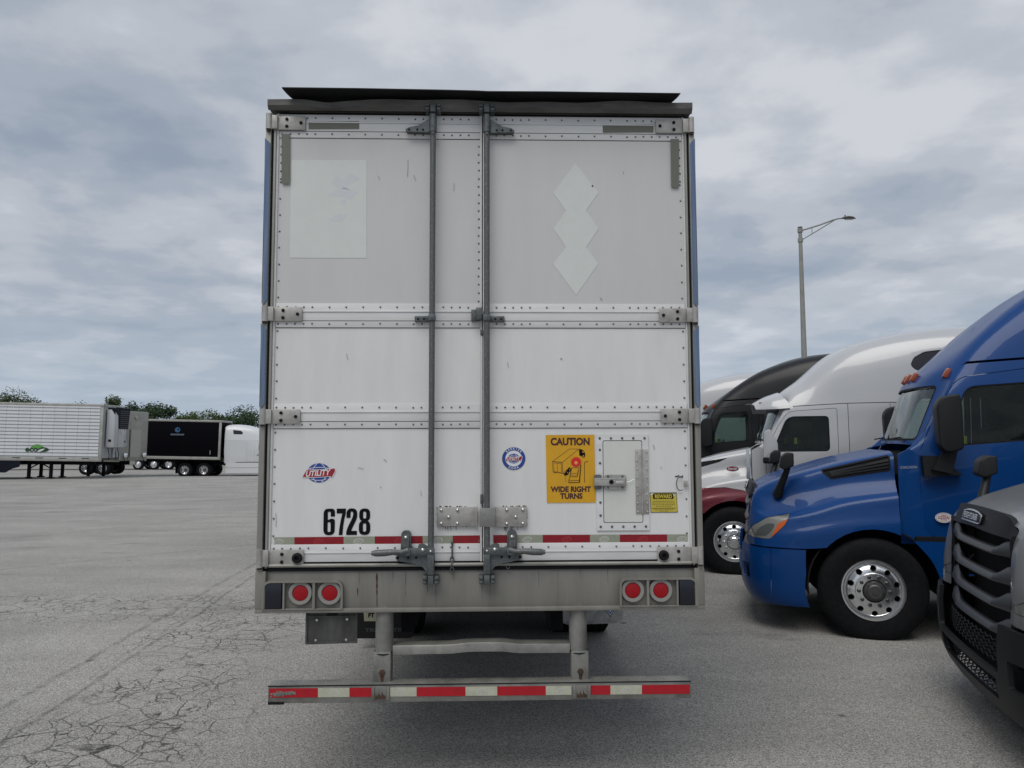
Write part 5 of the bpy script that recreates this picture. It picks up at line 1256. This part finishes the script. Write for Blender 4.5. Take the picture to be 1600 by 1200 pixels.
        # sun visor
        vis = [[(2.16, 1.03, 2.47), (2.14, .98, 2.56), (2.06, .86, 2.66), (2.02, .5, 2.73), (2.0, 0, 2.74)], [(1.90, .98, 2.46), (1.88, .95, 2.52), (1.86, .85, 2.61), (1.82, .5, 2.66), (1.80, 0, 2.67)], [(1.68, .86, 2.46), (1.67, .82, 2.49), (1.66, .7, 2.53), (1.63, .4, 2.56), (1.62, 0, 2.57)]]
        link('sun_visor', shell_simple(loft(vis, 4, 4), .02), paint, t, 40)
        for y in (-.80, -.3, 0, .3, .80): MB().box(1.73, 1.81, y-.03, y+.03, 2.555 if abs(y) > .5 else 2.62, 2.58 if abs(y) > .5 else 2.645, .01).build('marker_light', m_orange, t)
        MB().box(1.16+.35, 1.21+.35, -1.13, -1.10, 1.0, 1.86).build('hood_handle_strip', m_chrome, t)
    # cowl panel between hood and door
    for s in (-1, 1):
        MB().prism([(1.594, 1.845), (1.70, 1.905), (1.79, 1.84), (1.79, 1.47), (1.82, 1.10), (1.90, 1.0), (1.594, 1.0), (1.594, 1.4)], 'y', s*1.086, s*1.108).build('cowl_panel', paint, t)
        if hi and s < 0:
            lettering('CASCADIA', .034, mat('grey print', (.34, .36, .40), .4), t, 1.69, -1.1095, 1.715, bold=.0002, fitw=.155, shear=.2, rot=R(2))
        # skirts behind the wheel
        sk = rpoly([(1.70, .985), (1.86, .80), (1.945, .56), (1.965, .26), (xr-.1, .26), (xr-.1, .985)], [.01, .1, .1, .03, .03, .01], 5)
        q = MB().prism(sk, 'y', s*1.13, s*1.165).build('side_skirt', paint if hi else paint, t)
        MB().box(1.95, xr-.1, s*1.166, s*1.172, .62, .632).build('skirt_line', m_rubber, q)
        MB().box(1.72, xr-.1, s*1.07, s*1.16, .986, 1.03).build('step_gap', m_rubber, t)
    # inner wheel housing and engine block, all dark
    arc = [(1.33+.64*math.cos(a), .5+.62*math.sin(a)) for a in [R(-8)+R(196)*i/24 for i in range(25)]]
    inner = [(1.33+.625*math.cos(a), .5+.605*math.sin(a)) for a in [R(-8)+R(196)*i/24 for i in range(25)]]
    for s in (-1, 1): MB().prism(arc+inner[::-1], 'y', s*1.155, s*.55).build('wheel_housing', m_rubber, t, smooth=30)
    MB().box(.30, 2.2, -.55, .55, .42, 1.35, .05).build('engine', m_under, t)
    for s in (-1, 1): MB().box(.32, 8.6, s*.46, s*.38, .80, 1.02).build('chassis_rail', m_under, t)
    # bumper
    bp = link('bumper', cp('bumper'), bumper_m, t, 40)
    for s in (-1, 1): MB().box(.20, .24, s*.76, s*.98, .5, .70).build('fog_light', m_rubber, bp)
    grille(t, grille_m or m_dgrey, slat_m or m_mgrey, hi)
    # roof lamps
    if hi:
        for y in (-.82, -.22, 0, .22, .82):
            cz = 1
            x0 = {.82: 2.165, .22: 1.985, 0: 1.975}[abs(y)]; z0 = {.82: 2.68, .22: 2.69, 0: 2.69}[abs(y)]
            me = MB().box(-.028, .028, -.032, .032, -.055, .055, .014).mesh('m'); me.transform(Matrix.Translation((x0-.02, y*1.0, z0)) @ Matrix.Rotation(R(30), 4, 'Y'))
            link('marker_light', me, m_orange, t, 40)
    # wheels
    MB().tube([(1.31, -.9, .49), (1.31, .9, .49)], .06, 10).build('axle', m_under, t)
    hm, nm = (m_hub, m_nut) if hi else (m_chrome, m_chrome)
    for s in (-1, 1): wheel(t, 1.31, s*1.045, .487, s, 'out', hm, nm)
    for ax in (6.45, 7.78):
        MB().tube([(ax, -.9, .49), (ax, .9, .49)], .06, 10).build('axle', m_under, t)
        for s in (-1, 1):
            for o in (1.09, .76): wheel(t, ax, s*o, .487, s, 'in')
    MB().box(6.5, 7.5, -.45, .45, 1.05, 1.2, .03).build('fifth_wheel', m_under, t)
    for s in (-1, 1): MB().box(8.40, 8.42, s*1.22, s*.65, .25, 1.05).build('mud_flap', m_rubber, t)
    return t
def bevel_mesh(me, w_):
    o = temp(me); m = o.modifiers.new('b', 'BEVEL'); m.width = w_; m.segments = 3; m.limit_method = 'ANGLE'; m.angle_limit = R(40)
    dg = bpy.context.evaluated_depsgraph_get(); r = bpy.data.meshes.new_from_object(o.evaluated_get(dg)); bpy.data.objects.remove(o); return r
TH = R(-16); TG = 'truck tractors parked side by side'
BO = (2.684, 9.199)
blue = tractor('long', (BO[0], BO[1], 0), TH, 'glossy blue truck tractor with amber corner lamp and round-holed front wheel beside the trailer', m_blue, TG)
wt = tractor('mid', (2.374, 12.90, 0), TH, 'white truck tractor with dark red front fender and white mirror, behind the blue one', m_wpaint, TG, fender_m=m_redpaint, bumper_m=m_chrome, mirror_m=m_wpaint)
gt = tractor('long', (3.08, 5.37, 0), TH, 'silver truck tractor with charcoal slatted grille and dark bumper, nearest at the right edge', m_silver, TG, bumper_m=m_dgrey)
bt = tractor('low', (2.2, 16.50, 0), TH, 'black-roofed truck tractor with black door pillars between two white trucks', m_bpaint, TG)
w4 = tractor('mid', (1.95, 20.15, 0), TH, 'white truck tractor mostly hidden beyond the black-roofed truck', m_wpaint, TG, bumper_m=m_chrome)
d5 = tractor('low', (1.7, 23.8, 0), TH, 'farthest dark grey truck tractor, only its roof edge showing beyond the white ones', mat('dark grey paint', (.04, .042, .047), .4, coat=.5), TG)
t = blue
def side_sticker(t):
    y = -1.118; x, z = 1.985, 1.22
    b = flat('oval_sticker', [ell(x, z, .078, .050, 32)], m_wink, t, y, .001)
    flat('sticker_ring', [ell(x, z, .071, .044, 32), ell(x, z, .068, .041, 32)], m_crimson, b, y-.001, .0005)
    li = []
    for i, (dz, w_, h_) in enumerate(((.024, .05, .008), (.008, .10, .011), (-.008, .105, .010), (-.022, .06, .007))):
        a = x-w_/2
        while a < x+w_/2:
            l = random.uniform(.006, .016); li.append([(a, z+dz-h_/2), (min(a+l, x+w_/2), z+dz-h_/2), (min(a+l, x+w_/2), z+dz+h_/2), (a, z+dz+h_/2)]); a += l+.004
    flat('sticker_print', li, m_crimson, b, y-.0012, .0005, kind='stuff')
side_sticker(blue)

# ------------------------------------------------------------------ street lamp
def street_lamp():
    x0, y0 = 13.62, 35.0; H_ = 12.0
    t = empty('street_lamp', (x0, y0, 0), 0, 'tall grey street lamp with one long bracket arm rising behind the black-roofed truck', 'street lamp')
    m = mat('concrete grey pole', (.27, .275, .25), .7, .0, col2=(.21, .215, .20), scale=3)
    MB().tube([(0, 0, 0), (0, 0, 6), (0, 0, H_)], [.17, .125, .08], 14).build('pole', m, t, smooth=60)
    MB().lathe([(.30, 0), (.30, .06), (.24, .10), (.21, .5), (.19, .52)], 16, axis='z').build('base_plate', m, t, smooth=40)
    MB().lathe([(.10, H_), (.12, H_+.03), (.0, H_+.07)], 12, axis='z').build('pole_cap', m, t)
    for z in (H_-.13, H_-.60): MB().lathe([(.09, z-.09), (.12, z-.09), (.12, z+.09), (.09, z+.09)], 14, axis='z', c=(0, 0, 0)).build('collar', m, t)
    MB().tube([(.08, 0, H_-.13), (.9, 0, H_+.12), (1.55, 0, H_+.36), (1.85, 0, H_+.44), (2.05, 0, H_+.45)], .036, 8).build('arm', m, t, smooth=60)
    MB().tube([(.08, 0, H_-.58), (.9, 0, H_-.09), (1.62, 0, H_+.35)], .024, 8).build('brace', m, t, smooth=60)
    MB().tube([(.56, 0, H_-.30), (.56, 0, H_+.02)], .018, 6).build('strut', m, t)
    hd = MB().tube([(1.98, 0, H_+.45), (2.08, 0, H_+.47), (2.28, 0, H_+.49), (2.50, 0, H_+.47), (2.64, 0, H_+.43)], [.05, .11, .14, .12, .03], 12, flat=.5).build('lamp_head', mat('lamp head', (.10, .105, .10), .5, .3), t, smooth=50)
    MB().lathe([(.03, .54), (.03, .60), (0, .61)], 8, axis='z', c=(2.15, 0, H_)).build('photocell', m_dgrey, hd)
    MB().box(2.15, 2.52, -.09, .09, H_+.395, H_+.412, .005).build('glass_cover', mat('lamp glass', (.25, .26, .25), .2), hd)
street_lamp()

# ------------------------------------------------------------------ vehicles on the left
def box_trailer(loc, rz, label, wall_m, L_, z0, z1, ribs=False, ry=0, skirt=True, container=False, wheels=True, group='trailers parked across the far left of the lot'):
    """nose at x = 0, body runs to -x, near side is -y"""
    t = empty('semi_trailer', loc, rz, label, 'trailer', group, ry=ry)
    W2 = 1.28
    MB().box(-L_, -.02, -W2+.02, W2-.02, z0+.02, z1-.05, .03).build('body', wall_m, t, smooth=30)
    MB().box(-L_, .0, -W2-.01, W2+.01, z1-.16, z1, .03).build('top_rail', m_alu2, t, smooth=30)
    MB().box(-L_, .0, -W2-.012, -W2+.10, z0-.16, z0+.05, .01).build('bottom_rail', m_alu2, t, smooth=30); MB().box(-L_, .0, W2-.10, W2+.012, z0-.16, z0+.05, .01).build('bottom_rail', m_alu2, t, smooth=30)
    for s in (-1, 1): MB().box(-.16, .005, s*(W2-.14), s*(W2+.014), z0-.16, z1-.17, .03).build('corner_post', m_alu2, t, smooth=30)
    for s in (-1, 1): MB().box(-L_+.3, -.6, s*.50, s*.42, z0-.38, z0-.10).build('chassis_rail', m_under, t)
    if ribs:
        mb = MB(); n = 15
        for i in range(n):
            z = z0+.12+(z1-z0-.35)*i/(n-1); mb.box(-L_+.02, -.17, -W2-.004, -W2+.02, z, z+.13)
        mb.build('side_rib', m_wrib, t, kind='stuff')
        mb = MB()
        for i in range(int(L_/.62)): mb.box(-.70-i*.62, -.70-i*.62+.012, -W2-.006, -W2+.02, z0+.1, z1-.17)
        mb.build('panel_seam', mat('faint seam', (.33, .35, .37), .6), t, kind='stuff')
        mb = MB()
        for i in range(12): mb.box(-1.0-i*1.2, -.6-i*1.2, -W2-.016, -W2-.011, z0-.02, z0+.02)
        mb.build('rail_slot', m_rubber, t, kind='stuff')
    # landing gear
    for x in (-2.85, -4.0) if ribs else (-2.6,):
        for s in (-1, 1):
            MB().box(x-.07, x+.07, s*.72, s*.58, .05, z0-.1).build('landing_leg', m_under, t); MB().box(x-.13, x+.13, s*.80, s*.50, -.02, .05).build('landing_foot', m_under, t)
    if ribs: MB().tube([(-4.0, -.65, z0-.62), (-3.55, -.65, z0-.35), (-3.3, -.65, z0-.35), (-2.85, -.65, z0-.6)], .035, 6).build('leg_brace', m_under, t)
    if skirt:
        MB().prism([(-L_+3.5, .30), (-4.9, .30), (-4.55, .52), (-4.2, .62), (-4.15, z0-.17), (-L_+3.5, z0-.17)], 'y', -W2+.0, -W2+.02).build('side_skirt', m_navy2, t)
    if wheels:
        for ax in (-L_+1.6, -L_+2.85):
            for s in (-1, 1):
                for o in (1.09, .76): wheel(t, ax, s*o, .5, s, 'in')
            MB().tube([(ax, -.9, .5), (ax, .9, .5)], .06, 8).build('axle', m_under, t)
    return t
m_alu2 = mat('far rail metal', (.40, .40, .37), .5, .2, col2=(.30, .30, .28), scale=3)
m_wrib = mat('far white siding', (.66, .68, .70), .45, col2=(.60, .62, .64), scale=.8)
m_wgap = mat('far siding joint', (.36, .38, .40), .6)
m_navy2 = mat('navy side skirt', (.007, .009, .016), .7, spec=.15)
PHI = R(6)
rt = box_trailer((-22.78, 43.0, -.02), PHI, 'white ribbed refrigerated trailer with green eco lettering and cooling unit on its nose', m_wgap, 14.5, 1.12, 4.12, ribs=True, ry=R(1.1))
def reefer(t):
    # cooling unit on the nose
    u = MB().box(.03, .52, -.98, .98, 1.72, 3.92, .10).build('cooling_unit', m_wpaint, t, smooth=40)
    MB().prism(rpoly([(-1.02, 3.98), (-.985, 3.72), (-.60, 3.52), (-.50, 2.78), (.80, 2.78), (.99, 3.98)], .04, 3), 'x', .515, .545).build('front_grille', m_navy2, u)
    for i in range(9): MB().box(.547, .557, -.40, .76, 2.86+i*.115, 2.885+i*.115).build('grille_bar', m_mgrey, u)
    MB().box(.522, .526, -.5, -.49, 1.8, 2.8).build('panel_seam', m_rubber, u); MB().box(.522, .526, .35, .36, 1.8, 2.8).build('panel_seam', m_rubber, u)
    MB().prism([(.10, 3.86), (.30, 3.86), (.50, 3.55), (.505, 3.9), (.48, 3.95), (.10, 3.95)], 'y', -.992, -.985).build('side_panel', m_navy2, u)
    MB().box(.20, .36, -.99, -.984, 2.05, 2.18).build('vent', m_rubber, u); MB().box(.523, .53, .45, .53, 2.0, 2.12).build('vent', m_rubber, u)
    for y in (-.6, .3, .7): MB().tube([(.06, y, 1.7), (.14, y, 1.3), (.08, y+.1, 1.05)], .02, 6).build('hose', m_rubber, t)
    MB().box(.01, .10, .10, .30, 1.15, 1.7, .02).build('canister', m_wpaint, t)
    # eco lettering on the side
    y = -1.292; k = 1.0
    g1 = mat('dark green ink', (.01, .05, .015), .5); g2 = mat('leaf green ink', (.10, .30, .06), .5)
    f = lambda P: [(-3.35+(x+2.75)*.62, 1.60+(z-1.64)*.85) for x, z in P]
    a = flat('leaf_swoosh', [catm(f([(-3.3, 1.70), (-3.1, 1.86), (-2.75, 1.95), (-2.4, 1.88), (-2.2, 1.74), (-2.5, 1.68), (-3.0, 1.66)]))], g2, t, y, .004)
    flat('leaf_swoosh', [catm(f([(-2.75, 1.46), (-2.6, 1.66), (-2.3, 1.76), (-1.9, 1.72), (-1.75, 1.58), (-2.1, 1.46)]))], g1, a, y-.003, .003)
    flat('leaf_swoosh', [catm(f([(-2.7, 1.48), (-2.45, 1.62), (-2.1, 1.67), (-2.25, 1.56), (-2.5, 1.47)]))], m_wink, a, y-.006, .003)
    lettering('eco', .40, g1, a, -3.62, y-.007, 1.585, bold=.014, sx=1.0, name='lettering', fitw=.66)
def catm(p):
    P = [Vector((a, b, 0)) for a, b in p]; n = len(P); out = []
    for i in range(n):
        p0, p1, p2, p3 = P[i-1], P[i], P[(i+1) % n], P[(i+2) % n]
        for k in range(5):
            t_ = k/5; q = .5*((2*p1)+(p2-p0)*t_+(2*p0-5*p1+4*p2-p3)*t_*t_+(3*p1-p0-3*p2+p3)*t_**3); out.append((q.x, q.y))
    return out
reefer(rt)
t2 = box_trailer((-23.95, 47.8, -.30), R(-12), 'dull aluminium trailer with a tall hatch on its nose, between ribbed and black trailers', m_alu2, 14.5, 1.25, 4.25, ry=R(1.0), skirt=False)
def nose(t):
    n = MB().box(.0, .04, -1.26, 1.26, 1.15, 4.15, .02).build('nose_panel', mat('dull stainless', (.34, .335, .30), .5, .3, col2=(.26, .255, .225), scale=1.5), t, smooth=30)
    MB().box(.045, .07, -.30, .62, 1.35, 3.1, .01).build('hatch', mat('hatch metal', (.37, .365, .33), .5, .2), n)
    MB().box(.045, .052, -.42, -.36, 1.35, 3.1).build('hatch_edge', m_rubber, n)
    MB().lathe([(.12, .0), (.12, .06), (0, .08)], 12, axis='x', c=(.045, .1, 3.85)).build('marker', m_hinge, n)
    for y in (-.75, .95): MB().box(.045, .12, y-.16, y+.16, 1.35, 1.62, .03).build('gladhand_box', m_chrome, n, smooth=30)
    for y in (-.9, -.6, .8): MB().tube([(.08, y, 1.45), (.2, y, 1.1), (.1, y+.2, .9)], .02, 5).build('hose', m_rubber, t)
nose(t2)
# black trailer and the white tractor that pulls it
t3 = box_trailer((-21.95, 58.0, -.6), PHI*.4, 'black box trailer with a small blue emblem, hitched to the white truck in the distance', mat('black trailer side', (.003, .003, .005), .7, spec=.05), 11.4, 1.42, 4.22, ry=R(1.2), skirt=False)
a_ = flat('emblem', [ell(-3.2, 3.45, .20, .19, 24), ell(-3.14, 3.48, .07, .06, 24)], mat('emblem blue', (.03, .10, .22), .5), t3, -1.30, .004)
flat('emblem', [[(-3.7, 3.04), (-2.7, 3.04), (-2.7, 3.16), (-3.7, 3.16)]], mat('emblem grey', (.09, .11, .15), .5), a_, -1.30, .004)
MB().box(-.75, -.70, -1.32, -1.30, 1.65, 1.95).build('hinge', m_hinge, t3)
MB().box(-6.6, -6.2, -1.25, -1.0, .8, 1.3, .03).build('leg_bracket', m_alu2, t3)
def distant_tractor():
    wp = mat('far white paint', (.62, .635, .65), .4, coat=.4)
    t = tractor('mid', (-16.35, 58.5, -.6), R(180)+PHI*.4, 'white sleeper truck tractor with polished wheels in front of the black trailer', wp, None, bumper_m=m_chrome, scale=1.06)
    return t
dt = distant_tractor()
# a flat trailer farther back, seen only through the gap by its wheels
def flat_trailer(loc, rz):
    t = empty('flatbed_trailer', loc, rz, 'dark flatbed trailer with bright wheels glimpsed under the other trailers', 'trailer', 'trailers parked across the far left of the lot')
    MB().box(-13, 6, -1.25, 1.25, 1.10, 1.4, .03).build('deck', m_under, t); MB().box(-13, 6, -.5, .5, .55, 1.09).build('frame', m_under, t)  # deck and frame lengthened and lowered, dark fill for shade under the trailers
    for ax in (.6, 2.1, 3.5):
        for s in (-1, 1): wheel(t, ax, s*1.09, .5, s, 'out' if ax in (-3.2, .6, 2.1) else 'in', m_chrome, m_chrome)
        MB().tube([(ax, -.9, .5), (ax, .9, .5)], .06, 8).build('axle', m_under, t)
    return t
flat_trailer((-36.0, 73.0, -.6), 0)

# ------------------------------------------------------------------ trees
LEAF = [mat('leaves dark', (.020, .046, .012), .65, col2=(.034, .070, .018), scale=1.2), mat('leaves olive', (.040, .062, .018), .65, col2=(.060, .085, .024), scale=1.2), mat('leaves fresh', (.055, .095, .022), .65, col2=(.085, .125, .03), scale=1.2)]
m_bark = mat('bark', (.06, .05, .04), .9, bump=.6, bscale=20)
def tree(x, y, h, wd, kind, label, seed, dens=1.0, low=.15):
    rnd = random.Random(seed); z0 = gz(x, y)-.02
    t = empty('tree', (x, y, z0), 0, label, 'tree', 'trees behind the lot')
    mb = MB(); mb.tube([(0, 0, 0), (rnd.uniform(-.2, .2), 0, h*.3), (rnd.uniform(-.3, .3), rnd.uniform(-.2, .2), h*.7)], [.035*h, .026*h, .008*h], 8)
    lobes = []
    for i in range(int(16+wd*2.2)):
        a = rnd.uniform(0, 2*math.pi); r = wd*.5*math.sqrt(rnd.random())*.85; zz = h*(low+(.96-low)*rnd.random()**.85)
        k = 1-((zz/h-.55)/.52)**2; r *= max(.45, k); lobes.append((r*math.cos(a), r*math.sin(a), zz, wd*rnd.uniform(.10, .19)))
        if i % 2 == 0: mb.tube([(0, 0, h*.25+.2*zz*.5), (r*math.cos(a)*.5, r*math.sin(a)*.5, zz*.75), (r*math.cos(a), r*math.sin(a), zz)], [.012*h, .008*h, .003*h], 5)
    mb.build('trunk', m_bark, t, smooth=60)
    V, F = [], []
    for lx, ly, lz, lr in lobes:
        for j in range(int(330*dens)):
            d = Vector((rnd.gauss(0, 1), rnd.gauss(0, 1), rnd.gauss(0, .75))).normalized()*lr*(rnd.random()**.4)*rnd.choice((1, 1, 1, 1.25))
            p = Vector((lx, ly, lz))+d; s_ = rnd.uniform(.07, .17)
            u = Vector((rnd.gauss(0, 1), rnd.gauss(0, 1), rnd.gauss(0, .6))).normalized(); w_ = u.cross(Vector((rnd.gauss(0, 1), rnd.gauss(0, 1), rnd.gauss(0, 1)))).normalized()
            k = len(V); V += [p-u*s_, p+w_*s_*.5, p+u*s_, p-w_*s_*.5]; F.append((k, k+1, k+2, k+3))
    me = bpy.data.meshes.new('crown'); me.from_pydata([v[:] for v in V], [], F); link('crown', me, LEAF[kind], t)
def px_tree(px, Y, ytop, wpx, kind, label, seed, **kw):
    d = ray(px, 650); X = d[0]/d[1]*Y; dt_ = ray(px, ytop); zt = CAM_H+dt_[2]/dt_[1]*Y; z0 = gz(X, Y)
    tree(X, Y, (zt-z0)*1.03, wpx/FPX*Y, kind, label, seed, **kw)
PT = [(-60, 92, 612, 90, 0, 'dark tree beyond the left edge of the ribbed trailer'), (12, 90, 612, 62, 1, 'olive tree with gaps in its crown rising over the ribbed trailer at the left edge'), (42, 94, 622, 45, 0, 'low dark tree top just right of the leftmost olive one'),
      (80, 99, 640, 60, 1, 'low tree hidden behind the ribbed trailer roof'), (130, 97, 633, 60, 0, 'low dark tree barely over the ribbed trailer roof'), (180, 88, 620, 36, 1, 'narrow olive tree rising above the cooling unit'), (206, 96, 628, 40, 0, 'small dark tree right of the narrow olive one, over the aluminium trailer'),
      (226, 100, 634, 40, 0, 'low dark shrubby tree over the aluminium trailer edge'), (254, 86, 630, 46, 0, 'round dark green tree over the left end of the black trailer'), (296, 92, 645, 44, 2, 'low fresh green tree behind the middle of the black trailer'), (326, 88, 643, 48, 2, 'bright green rounded tree above the black trailer front'),
      (360, 96, 655, 40, 0, 'low dark tree behind the nose of the white sleeper cab'), (388, 84, 640, 60, 0, 'broad dark tree above the white sleeper cab beside the trailer edge')]
for i, (px, Y, yt, wpx, kd, lb) in enumerate(PT): px_tree(px, Y, yt+2, wpx*1.75, kd, lb, 100+i)

# undergrowth that closes the row
def hedge():
    rnd = random.Random(5); V, F = [], []
    for i in range(34000):
        x = rnd.uniform(-95, 5); y = 100+rnd.uniform(-1.5, 1.5); z = -.6+rnd.random()**.8*(2.4+.9*math.sin(x*.5)+.6*math.sin(x*1.7))
        p = Vector((x, y, z)); s_ = rnd.uniform(.12, .3)
        u = Vector((rnd.gauss(0, 1), rnd.gauss(0, 1), rnd.gauss(0, .6))).normalized(); w_ = u.cross(Vector((rnd.gauss(0, 1), rnd.gauss(0, 1), rnd.gauss(0, 1)))).normalized()
        k = len(V); V += [p-u*s_, p+w_*s_*.5, p+u*s_, p-w_*s_*.5]; F.append((k, k+1, k+2, k+3))
    me = bpy.data.meshes.new('undergrowth'); me.from_pydata([v[:] for v in V], [], F)
    o = link('undergrowth', me, LEAF[0]); tag(o, 'dark undergrowth closing the gap below the distant trees', 'bushes', kind='stuff')
hedge()
